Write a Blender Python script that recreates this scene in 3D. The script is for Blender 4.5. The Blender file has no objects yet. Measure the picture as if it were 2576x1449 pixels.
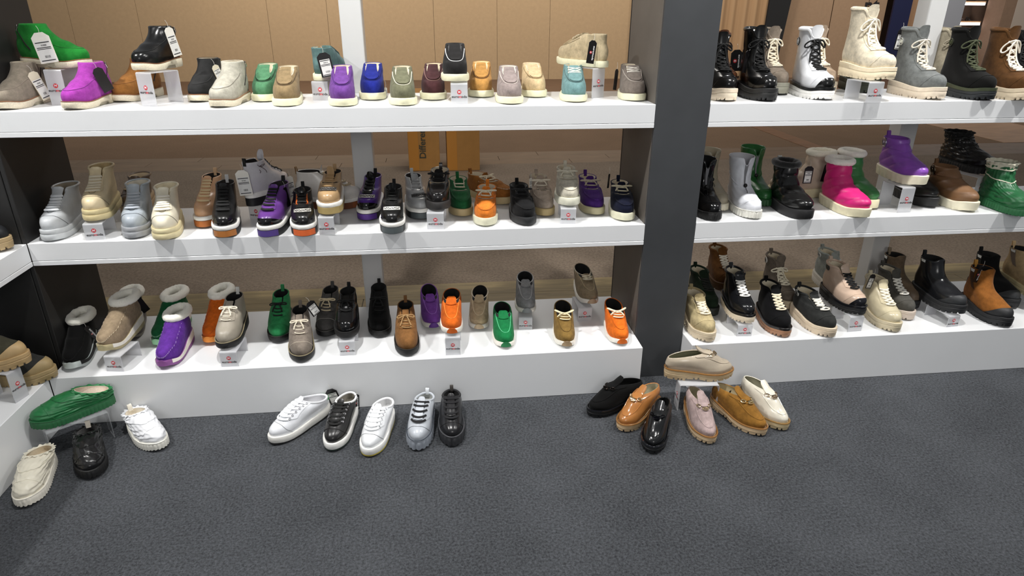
import bpy, math, random
import numpy as np
from mathutils import Matrix, Vector

random.seed(7)
SC = bpy.context.scene
COL = SC.collection
PI = math.pi

# ------------------------------------------------------------------ camera
cam_d = bpy.data.cameras.new('camera')
cam = bpy.data.objects.new('camera', cam_d)
COL.objects.link(cam)
cam_d.sensor_fit = 'HORIZONTAL'
cam_d.sensor_width = 36.0
cam_d.lens = 36.0 * 1650.25 / 2576.0
cam_d.clip_start = 0.05
cam_d.clip_end = 80
def cam_axes(p, yw, r):
    f = np.array([math.sin(yw) * math.cos(p), math.cos(yw) * math.cos(p), -math.sin(p)])
    rt = np.array([math.cos(yw), -math.sin(yw), 0.0])
    up = np.cross(rt, f)
    return (math.cos(r) * rt + math.sin(r) * up, -math.sin(r) * rt + math.cos(r) * up, f)
_rt, _up, _fw = cam_axes(0.4068, 0.1171, 0.0054)
cam.matrix_world = Matrix(((_rt[0], _up[0], -_fw[0], -0.8255), (_rt[1], _up[1], -_fw[1], -2.4445),
                           (_rt[2], _up[2], -_fw[2], 1.5175), (0, 0, 0, 1)))
SC.camera = cam

# ------------------------------------------------------------------ world, lights, exposure
SC.view_settings.view_transform = 'Standard'
SC.view_settings.look = 'None'
SC.view_settings.exposure = 0.0
SC.view_settings.gamma = 1.0
SC.view_settings.use_curve_mapping = False
wd = bpy.data.worlds.new('hall')
SC.world = wd
wd.use_nodes = True
bg = wd.node_tree.nodes['Background']
bg.inputs[0].default_value = (0.93, 0.96, 1.0, 1)
bg.inputs[1].default_value = 0.26

def lamp(name, loc, target, power, size, color=(1, 0.985, 0.96), spread=180, shape='DISK'):
    d = bpy.data.lights.new(name, 'AREA')
    d.shape = shape
    d.size = size
    d.energy = power
    d.color = color
    d.spread = math.radians(spread)
    o = bpy.data.objects.new(name, d)
    COL.objects.link(o)
    o.location = loc
    v = Vector(target) - Vector(loc)
    o.rotation_euler = v.to_track_quat('-Z', 'Y').to_euler()
    return o
for _x, _tx, _p in ((-3.1, -1.9, 29), (-1.35, -1.0, 26), (0.55, 0.4, 26), (2.5, 1.6, 29)):
    lamp('stand_spotlight', (_x, -0.62, 3.1), (_tx, 0.0, 0.6), _p, 0.11, spread=130)
lamp('added_front_fill', (-0.9, -5.0, 2.4), (-0.5, 0.0, 0.7), 44, 1.6)  # unseen low fill, added to brighten the uprights and shelf interiors
lamp('added_wall_fill', (2.0, 9.0, 5.5), (2.5, 12.7, 1.0), 270, 1.5, (1, 0.95, 0.9))  # this and the next two: unseen overhead fills added to light the far wall
lamp('added_wall_fill', (-3.5, 8.6, 5.5), (-3.6, 12.7, 1.4), 400, 1.5, (1, 0.95, 0.9))
lamp('added_wall_fill', (8.5, 8.0, 5.5), (9.5, 12.7, 1.0), 270, 1.5, (1, 0.95, 0.9))
lamp('aisle_lamp', (-0.5, 4.0, 4.5), (-0.2, 3.4, 0.0), 75, 1.4, (1, 0.95, 0.88))

# ------------------------------------------------------------------ materials
def lin(h):
    if not isinstance(h, str):
        return tuple(h)
    h = h.lstrip('#')
    c = [int(h[i:i + 2], 16) / 255 for i in (0, 2, 4)]
    return tuple(v / 12.92 if v <= 0.04045 else ((v + 0.055) / 1.055) ** 2.4 for v in c)
_mc = {}
def mat(kind, color, **k):
    key = (kind, str(color), tuple(sorted(k.items())))
    if key in _mc:
        return _mc[key]
    m = bpy.data.materials.new(kind)
    m.use_nodes = True
    nt = m.node_tree
    N = nt.nodes
    b = N['Principled BSDF']
    c = lin(color)
    b.inputs['Base Color'].default_value = (*c, 1)
    tc = N.new('ShaderNodeTexCoord')
    def noise(scale, detail=3, rough=0.55, obj='Object'):
        n = N.new('ShaderNodeTexNoise')
        n.inputs['Scale'].default_value = scale
        n.inputs['Detail'].default_value = detail
        n.inputs['Roughness'].default_value = rough
        nt.links.new(tc.outputs[obj], n.inputs['Vector'])
        return n
    def mixcol(fac, lo, hi, a=0.3, bb=0.7):
        r = N.new('ShaderNodeValToRGB')
        r.color_ramp.elements[0].position = a
        r.color_ramp.elements[1].position = bb
        r.color_ramp.elements[0].color = (*[min(1, v * lo) for v in c], 1)
        r.color_ramp.elements[1].color = (*[min(1, v * hi) for v in c], 1)
        nt.links.new(fac, r.inputs[0])
        nt.links.new(r.outputs[0], b.inputs['Base Color'])
    def bump(fac, strength, dist=0.002):
        bp = N.new('ShaderNodeBump')
        bp.inputs['Strength'].default_value = strength
        bp.inputs['Distance'].default_value = dist
        nt.links.new(fac, bp.inputs['Height'])
        nt.links.new(bp.outputs[0], b.inputs['Normal'])
    R = b.inputs['Roughness']
    if kind == 'suede':
        R.default_value = 0.92
        b.inputs['Specular IOR Level'].default_value = 0.2
        b.inputs['Sheen Weight'].default_value = 0.06
        b.inputs['Sheen Roughness'].default_value = 0.4
        n = noise(38, 5, 0.7)
        mixcol(n.outputs[0], 0.74, 1.14, 0.36, 0.66)
        bump(noise(900, 2).outputs[0], 0.35, 0.0008)
    elif kind == 'leather':
        R.default_value = k.get('rough', 0.34)
        n = noise(22, 4)
        mixcol(n.outputs[0], 0.9, 1.08)
        bump(noise(260, 4).outputs[0], 0.18, 0.0008)
    elif kind == 'patent':
        R.default_value = 0.1
        b.inputs['Coat Weight'].default_value = 0.6
        bump(noise(60, 2).outputs[0], 0.25, 0.001)
    elif kind == 'rubber':
        R.default_value = 0.6
        n = noise(60, 3)
        mixcol(n.outputs[0], 0.93, 1.04)
    elif kind == 'crepe':
        R.default_value = 0.85
        n = noise(240, 4)
        mixcol(n.outputs[0], 0.85, 1.08)
        bump(n.outputs[0], 0.5, 0.001)
    elif kind == 'fur':
        R.default_value = 1.0
        b.inputs['Sheen Weight'].default_value = 0.4
        n = noise(190, 5, 0.7)
        mixcol(n.outputs[0], 0.94, 1.1)
        bump(n.outputs[0], 0.5, 0.003)
    elif kind == 'cloth':
        R.default_value = 0.9
        bump(noise(500, 2).outputs[0], 0.3, 0.0008)
    elif kind == 'metal':
        b.inputs['Metallic'].default_value = 1.0
        R.default_value = 0.22
    elif kind == 'plain':
        R.default_value = k.get('rough', 0.5)
    elif kind == 'lit':
        b.inputs['Emission Color'].default_value = (*c, 1)
        b.inputs['Emission Strength'].default_value = k.get('e', 8)
    elif kind == 'paint':       # white lacquered board of the display
        R.default_value = 0.26
        n = noise(3.5, 4)
        mixcol(n.outputs[0], 0.965, 1.0)
        bump(noise(90, 3).outputs[0], 0.04, 0.001)
    elif kind == 'darkpaint':
        R.default_value = 0.55
        n = noise(2.2, 5, 0.6)
        mixcol(n.outputs[0], 0.8, 1.2)
        bump(noise(420, 2).outputs[0], 0.08, 0.0006)
    elif kind == 'acrylic':
        R.default_value = 0.12
        b.inputs['Alpha'].default_value = k.get('alpha', 0.55)
    elif kind == 'carpet':
        R.default_value = 1.0
        b.inputs['Specular IOR Level'].default_value = 0.1
        n1 = noise(k.get('s', 170), 6, 0.8)
        n2 = noise(2.5, 3, 0.6)
        mx = N.new('ShaderNodeMath'); mx.operation = 'MULTIPLY_ADD'
        mx.inputs[1].default_value = 0.22; 
        nt.links.new(n2.outputs[0], mx.inputs[0]); nt.links.new(n1.outputs[0], mx.inputs[2])
        mixcol(mx.outputs[0], k.get('lo', 0.35), k.get('hi', 1.9), 0.42, 0.82)
        bump(n1.outputs[0], 0.8, 0.004)
    elif kind == 'wood':
        R.default_value = 0.5
        mp = N.new('ShaderNodeMapping')
        mp.inputs['Scale'].default_value = (1.2, 14, 14)
        nt.links.new(tc.outputs['Object'], mp.inputs[0])
        n = noise(2.5, 6, 0.65)
        nt.links.new(mp.outputs[0], n.inputs['Vector'])
        mixcol(n.outputs[0], 0.62, 1.3)
    elif kind == 'board':
        R.default_value = 0.9
        n = noise(14, 5, 0.7)
        mixcol(n.outputs[0], 0.93, 1.06)
        bump(noise(300, 3).outputs[0], 0.2, 0.002)
    _mc[key] = m
    return m

# ------------------------------------------------------------------ mesh helpers
def mesh_from(name, V, F, smooth=True, sharp=None):
    me = bpy.data.meshes.new(name)
    me.from_pydata([tuple(map(float, v)) for v in V], [], F)
    me.validate()
    if smooth:
        me.polygons.foreach_set('use_smooth', [True] * len(me.polygons))
        if sharp:
            me.set_sharp_from_angle(angle=math.radians(sharp))
    me.update()
    return me
def link(name, me, m, parent=None, matrix=None):
    o = bpy.data.objects.new(name, me)
    if len(me.materials) == 0:
        me.materials.append(None)
    COL.objects.link(o)
    o.material_slots[0].link = 'OBJECT'
    o.material_slots[0].material = m
    if parent is not None:
        o.parent = parent
    if matrix is not None:
        o.matrix_local = matrix
    return o
def empty(name, loc, rz=0.0):
    o = bpy.data.objects.new(name, None)
    o.empty_display_size = 0.05
    o.location = loc
    o.rotation_euler = (0, 0, rz)
    COL.objects.link(o)
    return o
def tag(o, label, cat, group=None, kind=None):
    if label: o['label'] = label
    if cat: o['category'] = cat
    if group: o['group'] = group
    if kind: o['kind'] = kind
    return o
class MB:
    """collects boxes, grids and tubes into one mesh"""
    def __init__(s):
        s.V = []; s.F = []
    def add(s, V, F):
        o = len(s.V)
        s.V.extend([tuple(map(float, v)) for v in V])
        s.F.extend([tuple(i + o for i in f) for f in F])
    def box(s, x0, x1, y0, y1, z0, z1, bev=0.0):
        if bev <= 0:
            V = [(x, y, z) for x in (x0, x1) for y in (y0, y1) for z in (z0, z1)]
            s.add(V, [(0, 1, 3, 2), (4, 6, 7, 5), (0, 4, 5, 1), (2, 3, 7, 6), (0, 2, 6, 4), (1, 5, 7, 3)])
            return
        b = bev
        lo = (x0, y0, z0); hi = (x1, y1, z1)
        V = []; idx = {}
        for cx in (0, 1):
            for cy in (0, 1):
                for cz in (0, 1):
                    for ax in range(3):
                        c = [hi[0] if cx else lo[0], hi[1] if cy else lo[1], hi[2] if cz else lo[2]]
                        sg = (-1 if cx else 1, -1 if cy else 1, -1 if cz else 1)
                        for a in range(3):
                            if a != ax:
                                c[a] += sg[a] * b
                        idx[(cx, cy, cz, ax)] = len(V)
                        V.append(c)
        F = []
        for ax in range(3):
            o1, o2 = [a for a in range(3) if a != ax]
            for side in (0, 1):
                q = []
                for u, v in ((0, 0), (1, 0), (1, 1), (0, 1)):
                    k = [0, 0, 0]; k[ax] = side; k[o1] = u; k[o2] = v
                    q.append(idx[(*k, ax)])
                F.append(tuple(q))
        for ax in range(3):     # edges along ax
            o1, o2 = [a for a in range(3) if a != ax]
            for u in (0, 1):
                for v in (0, 1):
                    k0 = [0, 0, 0]; k0[o1] = u; k0[o2] = v
                    k1 = list(k0); k1[ax] = 1
                    F.append((idx[(*k0, o1)], idx[(*k1, o1)], idx[(*k1, o2)], idx[(*k0, o2)]))
        for cx in (0, 1):
            for cy in (0, 1):
                for cz in (0, 1):
                    F.append(tuple(idx[(cx, cy, cz, a)] for a in range(3)))
        s.add(V, F)
    def tube(s, P, r, n=6, closed=False, flat=1.0, upv=None):
        P = np.asarray(P, float)
        m = len(P)
        if closed:
            T = np.roll(P, -1, 0) - np.roll(P, 1, 0)
        else:
            T = np.gradient(P, axis=0)
        T /= (np.linalg.norm(T, axis=1)[:, None] + 1e-12)
        V = []
        u = np.array(upv if upv is not None else (0.3, 0.2, 1.0), float)
        prev = None
        for i in range(m):
            if isinstance(upv, np.ndarray) and upv.ndim == 2:
                a = upv[i]
            else:
                a = u if prev is None else prev
            a = a - T[i] * (a @ T[i])
            if np.linalg.norm(a) < 1e-6:
                a = np.cross(T[i], (1, 0.3, 0.1))
            a = a / np.linalg.norm(a)
            b = np.cross(T[i], a)
            prev = a
            rr = r[i] if hasattr(r, '__len__') else r
            for k in range(n):
                an = 2 * PI * k / n
                V.append(P[i] + a * (math.cos(an) * rr * flat) + b * (math.sin(an) * rr))
        F = []
        for i in range(m if closed else m - 1):
            j = (i + 1) % m
            for k in range(n):
                l = (k + 1) % n
                F.append((i * n + k, i * n + l, j * n + l, j * n + k))
        if not closed:
            F.append(tuple(range(n))[::-1])
            F.append(tuple((m - 1) * n + k for k in range(n)))
        s.add(V, F)
    def grid(s, G, closed_v=False, closed_u=False, cap0=False, cap1=False):
        n, m = G.shape[:2]
        V = G.reshape(-1, 3)
        F = []
        for i in range(n if closed_u else n - 1):
            i2 = (i + 1) % n
            for j in range(m if closed_v else m - 1):
                j2 = (j + 1) % m
                F.append((i * m + j, i * m + j2, i2 * m + j2, i2 * m + j))
        if cap0: F.append(tuple(range(m))[::-1])
        if cap1: F.append(tuple((n - 1) * m + j for j in range(m)))
        s.add(V, F)
    def slab(s, A, B):
        """closed slab between outer grid A and inner grid B"""
        n, m = A.shape[:2]
        V = np.concatenate([A.reshape(-1, 3), B.reshape(-1, 3)])
        o = n * m
        F = []
        for i in range(n - 1):
            for j in range(m - 1):
                F.append((i * m + j, i * m + j + 1, (i + 1) * m + j + 1, (i + 1) * m + j))
                F.append((o + i * m + j, o + (i + 1) * m + j, o + (i + 1) * m + j + 1, o + i * m + j + 1))
        ring = [j for j in range(m)] + [i * m + m - 1 for i in range(1, n)] + [(n - 1) * m + j for j in range(m - 2, -1, -1)] + [i * m for i in range(n - 2, 0, -1)]
        for a, b in zip(ring, ring[1:] + ring[:1]):
            F.append((a, o + a, o + b, b))
        s.add(V, F)
    def mesh(s, name, smooth=True, sharp=None):
        return mesh_from(name, s.V, s.F, smooth, sharp)
    def build(s, name, m, parent=None, smooth=True, sharp=40):
        return link(name, s.mesh(name, smooth, sharp), m, parent)

def text_mesh(txt, size, depth=0.0004, sx=1.0):
    cu = bpy.data.curves.new('lettering', 'FONT')
    cu.body = txt
    cu.size = size
    cu.extrude = depth
    cu.align_x = 'CENTER'
    cu.align_y = 'CENTER'
    cu.resolution_u = 3
    cu.offset = size * 0.02
    o = bpy.data.objects.new('lettering', cu)
    COL.objects.link(o)
    dg = bpy.context.evaluated_depsgraph_get()
    me = bpy.data.meshes.new_from_object(o.evaluated_get(dg))
    bpy.data.objects.remove(o)
    bpy.data.curves.remove(cu)
    me.materials.clear()
    if sx != 1.0:
        for v in me.vertices:
            v.co.x *= sx
    return me

# ------------------------------------------------------------------ dimensions of the stand
XL, XP = -2.317, 0.213          # inner face of the left panel, right face of the dark column (its left face is x = 0)
SH3 = (1.0934, 1.1803)
SH2 = (0.6246, 0.7112)
BT = 0.21
D = 0.42
DB = 0.111
WHITE = mat('paint', (0.80, 0.81, 0.82))
DARKCOL = mat('darkpaint', (0.044, 0.047, 0.051))
BLACKP = mat('darkpaint', (0.012, 0.0115, 0.011))

# ------------------------------------------------------------------ floor
def struct(name, mb, m, parent=None, sharp=40, smooth=False):
    o = mb.build(name, m, parent, smooth, sharp)
    if parent is None:
        o['kind'] = 'structure'
    return o
fl = MB(); fl.box(-5.5, 5.5, -5.0, 0.452, -0.05, 0.0)
fo = struct('floor', fl, mat('carpet', (0.050, 0.053, 0.058), s=120, lo=0.3, hi=2.5))
fo['label'] = 'dark grey needle felt carpet in front of the shelves'
b = MB(); b.box(-16, 15.9, -5.0, 17, -0.12, -0.052); struct('floor', b, mat('plain', (0.05, 0.045, 0.04)))['label'] = 'hall floor slab under the carpets'
# carpet seam as a real strip joint
b = MB(); b.box(-0.6625, -0.6612, -3.2, -0.113, 0.0, 0.0006)
struct('carpet_seam', b, mat('carpet', (0.075, 0.079, 0.085), s=150, lo=0.4, hi=2.0), fo)
# olive brown laminate strip behind the stand, plank by plank
ls = empty('floor', (0, 0.8, 0)); ls['kind'] = 'structure'; ls['label'] = 'olive brown laminate strip behind the shelves'
WL = mat('wood', '#7a6a48')
b = MB(); b.box(-5.5, 5.5, 0.452, 1.16, -0.05, -0.004); lk = b.build('underlay', mat('plain', (0.03, 0.025, 0.02)), ls); lk.location = (0, -0.8, 0)
PLK = MB(); PLK.box(-0.598, 0.598, -0.0755, 0.0755, -0.012, 0.0, 0.001)
plk_me = PLK.mesh('plank', False)
rows = [(0.455 + 0.1765 * i + 0.088) for i in range(4)]
for ri, y in enumerate(rows):
    for j in range(9):
        o = link('plank', plk_me, WL, ls)
        o.location = (-5.0 + 1.2 * j + (0.37 * ri) % 1.2, y - 0.8, 0)
        o.scale = (1, 0.1755 / 0.151, 1)
b = MB(); b.box(-9, 15.9, 1.16, 4.30, -0.05, 0.0); struct('floor', b, mat('carpet', '#74675a', s=60, lo=0.55, hi=1.3))['label'] = 'brown carpet of the aisle behind the shelves'
wf = empty('floor', (0, 4.6, 0)); wf['kind'] = 'structure'; wf['label'] = 'dark laminate strip along the far side of the aisle'
for ri in range(3):
    for j in range(17):
        o = link('plank', plk_me, mat('wood', '#62503e'), wf)
        o.location = (-6.0 + 1.2 * j + (0.45 * ri) % 1.2, 4.30 + 0.1 + 0.2 * ri - 4.6, 0)
        o.scale = (1, 0.2 / 0.151 * 0.995, 1)
b = MB(); b.box(-16, 15.9, 4.90, 10.4, -0.05, 0.0); struct('floor', b, mat('carpet', '#6e5a48', s=60, lo=0.75, hi=1.2))['label'] = 'plain brown floor of the stand across the aisle'
b = MB(); b.box(-16, 15.9, 10.4, 17, -0.05, 0.004); struct('floor', b, mat('wood', '#5a4230'))['label'] = 'dark wooden floor at the foot of the far brown wall'
# laminate strip running away to the right
b = MB(); b.box(3.50, 3.72, 4.3, 10.4, 0.0, 0.004); struct('floor', b, mat('wood', '#6a4a30'))['label'] = 'narrow laminate strip running away on the right'
b = MB(); b.box(6.1, 7.4, 4.9, 10.4, 0.0, 0.004); struct('floor', b, mat('wood', '#8a6a4c'))['label'] = 'pale laminate strip at the far right'

# ------------------------------------------------------------------ far wall of brown boards
wb = empty('wall_back', (0, 12.7, 0)); wb['kind'] = 'structure'; wb['label'] = 'brown chipboard wall across the hall'
BRN = mat('board', '#a48a68')
xs = [-16.0, -12.0, -8.0, -6.7, -4.15, -2.95, -0.75, 0.6, 1.75, 3.55]
for a, c in zip(xs[:-1], xs[1:]):
    b = MB(); b.box(a + 0.003, c - 0.003, 0, 0.05, 0.0, 4.2); b.build('board', BRN, wb, False)
for a, c in ((6.95, 8.2), (8.2, 9.05), (9.05, 9.5)):
    b = MB(); b.box(a + 0.01, c - 0.01, 0, 0.05, 0.0, 4.2); b.build('board', mat('board', '#94795e'), wb, False)
b = MB(); b.box(-16, 9.5, 0.05, 0.08, 0, 4.2); b.build('backing', mat('plain', (0.2, 0.14, 0.09)), wb, False)
# pleated curtain
G = np.zeros((2, 121, 3))
for j in range(121):
    x = 3.6 + 3.0 * j / 120
    y = 12.60 + 0.045 * math.sin(j * 0.62) + 0.02 * math.sin(j * 0.23)
    G[0, j] = (x, y, 0.06); G[1, j] = (x, y, 4.2)
A = G.copy(); A[:, :, 1] += 0.012
b = MB(); b.slab(G, A)
tag(b.build('curtain', mat('cloth', '#a3835f'), None, True, 60), 'tan pleated curtain on the far wall behind the tall black boots', 'curtain')
b = MB()
b.slab(np.array([[(6.55, 12.5, 0.05), (6.95, 12.5, 0.05)], [(6.66, 12.5, 4.2), (7.3, 12.5, 4.2)]]), np.array([[(6.55, 12.56, 0.05), (6.95, 12.56, 0.05)], [(6.66, 12.56, 4.2), (7.3, 12.56, 4.2)]]))
tag(b.build('curtain', mat('cloth', (0.006, 0.006, 0.006)), None, False), 'black drape hanging between the tan curtain and the brown wall', 'curtain')
b = MB(); b.box(8.5, 15.8, 13.4, 13.5, 0.0, 4.2); struct('wall_far', b, mat('board', '#5a4638'))['label'] = 'dark brown wall behind the lit shelves'
# lettering seen above the raised cream boot
sgn = empty('wall_sign', (9.12, 12.69, 1.55)); tag(sgn, 'handwritten black letters nt on the far brown board', 'sign')
o = link('lettering', text_mesh('nt', 0.42, 0.006), mat('plain', (0.012, 0.01, 0.01)), sgn)
o.matrix_local = Matrix.Rotation(PI / 2, 4, 'X')
# navy pull-up banner (its code square left out) and posts
b = MB(); b.box(9.50, 9.93, 12.45, 12.5, 0.02, 4.0); bn = b.build('banner', mat('plain', '#10163a'), None, False)
tag(bn, 'navy blue banner stand behind the raised cream boot', 'banner')
def post(name, x0, x1, y0, y1, z1, m, label, cat='post', group=None, z0=0.0):
    b = MB(); b.box(x0, x1, y0, y1, z0, z1, 0.003)
    o = b.build(name, m, None, False)
    return tag(o, label, cat, group)
post('board', 9.95, 10.19, 12.5, 12.7, 4, mat('board', '#8f6f52'), 'brown board edge right of the navy banner', 'board')
post('board', 10.19, 10.55, 12.45, 12.7, 4, mat('board', '#c8a07a'), 'light tan board left of the grey post', 'board')
post('post', 10.55, 11.02, 12.2, 12.7, 4, mat('plain', '#8f9196'), 'grey post left of the lit far shelves')
post('post', 11.98, 12.28, 12.2, 12.7, 4, mat('board', '#7c6450'), 'brown post right of the lit far shelves')
post('post', 12.28, 12.74, 12.2, 12.7, 4, mat('plain', '#a89a8c'), 'pale grey post at the right edge of the photo')
post('wall_panel', 12.74, 12.95, 12.2, 12.7, 4, mat('board', '#e0b98c'), 'warm tan side board beside the far right lit shelf', 'board')
# lit shelf bays across the hall
def bay(x0, x1, label):
    r = empty('lit_shelf', ((x0 + x1) / 2, 12.75, 0)); tag(r, label, 'shelf', 'lit shelves across the hall')
    w = (x1 - x0) / 2
    b = MB(); b.box(-w, w, 0.38, 0.42, 0, 4); b.build('back_panel', mat('board', '#55483c'), r, False)
    for z in (1.66, 1.23, 0.78):
        b = MB(); b.box(-w, w, 0.0, 0.38, z - 0.03, z, 0.003); b.build('shelf_board', mat('plain', '#d8b088'), r, False)
        b = MB(); b.box(-w + 0.02, w - 0.02, -0.012, 0.01, z - 0.085, z - 0.032, 0.003); b.build('light_strip', mat('lit', (1, 0.93, 0.97), e=6), r, False)
    return r
bay(11.02, 11.98, 'lit shelf bay between the grey and brown posts')
bay(12.95, 14.2, 'lit shelf bay cut off by the right edge')
# small dark shoes on those shelves
sm = MB()
def low_shoe(mb, L=0.24):
    n = 12
    rings = []
    for z, k in ((0, 1.0), (0.02, 1.02), (0.045, 0.85), (0.07, 0.55)):
        R_ = []
        for i in range(n):
            a = 2 * PI * i / n
            R_.append((math.cos(a) * L / 2 * (k if math.cos(a) > 0 else 1.0) - (0 if k > 0.8 else 0.02), math.sin(a) * 0.042 * k, z + (0.03 if math.cos(a) < -0.6 and z > 0.04 else 0)))
        rings.append(R_)
    mb.grid(np.array(rings), closed_v=True, cap0=True, cap1=True)
low_shoe(sm); sm_me = sm.mesh('shoe', True)
for k, (x, z, c, rz, lb_) in enumerate(((11.14, 1.23, '#2a211c', 0.3, 'leftmost tiny dark shoe on the lower lit shelf across the hall'), (11.36, 1.23, '#6a5646', 0.9, 'tiny tan shoe on the lower lit shelf across the hall'), (11.56, 1.23, '#3a2c24', -0.4, 'tiny dark brown shoe right of the tan one on the lower lit shelf'), (11.78, 1.23, '#1c1816', 0.5, 'rightmost tiny black shoe on the lower lit shelf across the hall'),
                                   (11.16, 1.66, '#241c1a', 0.2, 'leftmost tiny dark shoe on the upper lit shelf across the hall'), (11.45, 1.66, '#57453a', 0.6, 'tiny brown shoe in the middle of the upper lit shelf'), (11.74, 1.66, '#2c2320', 0.1, 'rightmost tiny dark shoe on the upper lit shelf across the hall'), (13.1, 1.23, '#5a2a2a', 1.2, 'tiny reddish shoe on the lit shelf at the right edge'), (13.25, 1.66, '#222222', 0.8, 'tiny black shoe on the upper lit shelf at the right edge'))):
    o = link('shoe', sm_me, mat('leather', c), None)
    o.location = (x, 12.92, z); o.rotation_euler = (0, 0, rz)
    tag(o, lb_, 'shoe', 'tiny shoes on the lit far shelves')

# ------------------------------------------------------------------ cardboard boxes in the aisle
CB = mat('board', '#a5763c')
def carton(x0, x1, y0, y1, h, label, txt=None):
    r = empty('cardboard_box', ((x0 + x1) / 2, (y0 + y1) / 2, 0)); tag(r, label, 'box', 'brown cartons in the aisle')
    w, d = (x1 - x0) / 2, (y1 - y0) / 2
    b = MB(); b.box(-w, w, -d, d, 0.0, h, 0.004); b.build('carton', CB, r, False)
    b = MB(); b.box(-w + 0.003, -w + 0.10, -d - 0.002, -d, 0.01, h - 0.01); b.build('tape', mat('plain', '#b87c34', rough=0.3), r, False)
    b = MB()
    for s in (-1, 1): b.box(-w, w, -d + (0 if s < 0 else d), (0 - 0.002) if s < 0 else d, h, h + 0.004)
    b.build('flap', CB, r, False)
    if txt:
        o = link('lettering', text_mesh(txt, 0.088, 0.0006, 1.0), mat('plain', '#3c3a2c'), r)
        o.matrix_local = Matrix.Translation((-0.01, -d - 0.0025, 0.285)) @ Matrix.Rotation(PI / 2, 4, 'X') @ Matrix.Rotation(PI / 2, 4, 'Z')
    return r
carton(-1.091, -0.785, 4.06, 4.50, 0.74, 'brown carton printed Differe standing behind the middle shelf', 'Different')
carton(-0.715, -0.392, 4.04, 4.48, 0.70, 'plain brown carton to the right of the printed one')

# ------------------------------------------------------------------ the stand
def box_thing(name, dims, m, label, cat, group=None, bev=0.002):
    x0, x1, y0, y1, z0, z1 = dims
    b = MB(); b.box(x0, x1, y0, y1, z0, z1, bev)
    o = b.build(name, m, None, False)
    return tag(o, label, cat, group)
def shelf(x0, x1, z, label, axis='x'):
    """hollow-core shelf: core, front apron and the thin bottom board that stands a millimetre proud"""
    r = empty('wall_shelf', ((x0 + x1) / 2, D / 2, z[0])); tag(r, label, 'shelf', 'white display shelves')
    w = (x1 - x0) / 2; t = z[1] - z[0]
    y0, y1 = -D / 2, D / 2
    b = MB(); b.box(-w, w, y0, y1, 0.0185, t, 0.0012); b.build('shelf_top', WHITE, r, False)
    b = MB(); b.box(-w, w, y0 - 0.001, y1, 0.0, 0.0172, 0.0012); b.build('bottom_board', WHITE, r, False)
    return r
shelf(XL, 0.0, SH3, 'white top shelf of the long left unit')
shelf(XL, 0.0, SH2, 'white middle shelf of the long left unit')
shelf(XP, 3.1, SH3, 'white top shelf of the right unit')
shelf(XP, 3.1, SH2, 'white middle shelf of the right unit')
box_thing('display_plinth', (XL, 0.0, -DB, D, 0, BT), WHITE, 'white floor plinth of the long left unit', 'plinth', 'white floor plinths')
box_thing('display_plinth', (XP, 3.1, -DB, D, 0, BT), WHITE, 'white floor plinth of the right unit', 'plinth', 'white floor plinths')
# dark column (two faces) and left panel
c = empty('divider_column', (XP / 2, 0, 0)); tag(c, 'tall dark grey column between the two shelf units', 'column')
b = MB(); b.box(-XP / 2 + 0.001, XP / 2 - 0.001, 0.0, 0.016, 0, 2.6, 0.0015); b.build('front_board', DARKCOL, c, False)
b = MB(); b.box(-XP / 2 + 0.0005, -XP / 2 + 0.016, 0.0165, D, 0, 2.6, 0.001); b.build('side_board', mat('darkpaint', (0.12, 0.105, 0.09)), c, False)
b = MB(); b.box(XP / 2 - 0.016, XP / 2 - 0.0005, 0.0165, D, 0, 2.6, 0.001); b.build('side_board', mat('darkpaint', (0.12, 0.105, 0.09)), c, False)
b = MB(); b.box(-XP / 2, XP / 2, D - 0.012, D, 0, 2.6); b.build('rear_board', BLACKP, c, False)
box_thing('side_panel', (XL - 0.016, XL, 0.0, D, 0, 2.6), BLACKP, 'black end panel at the left of the long unit', 'panel')
box_thing('side_panel', (XL - 0.75, XL - 0.018, 0.0, 0.016, 0, 2.6), BLACKP, 'black board closing the corner behind the side wing', 'panel')
post('support_post', -1.181, -1.094, D + 0.001, D + 0.085, 2.6, mat('paint', (0.62, 0.62, 0.61)), 'white upright behind the long left unit', 'post', 'white uprights behind the shelves')
post('support_post', 1.328, 1.414, D + 0.001, D + 0.085, 2.6, mat('paint', (0.62, 0.62, 0.61)), 'white upright behind the right unit', 'post', 'white uprights behind the shelves')
# side wing on the left
def wing_shelf(z, label):
    r = empty('wall_shelf', (XL - D / 2, -1.15, z[0])); tag(r, label, 'shelf', 'white display shelves')
    t = z[1] - z[0]
    b = MB(); b.box(-D / 2, D / 2 - 0.001, -1.1, 1.148, 0.0185, t, 0.0012); b.build('shelf_top', WHITE, r, False)
    b = MB(); b.box(-D / 2, D / 2, -1.1, 1.148, 0.0, 0.0172, 0.0012); b.build('bottom_board', WHITE, r, False)
wing_shelf(SH2, 'white middle shelf of the side wing on the left')
box_thing('display_plinth', (XL - D, XL, -2.25, -DB - 0.002, 0, BT), WHITE, 'white floor plinth of the side wing on the left', 'plinth', 'white floor plinths')

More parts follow.
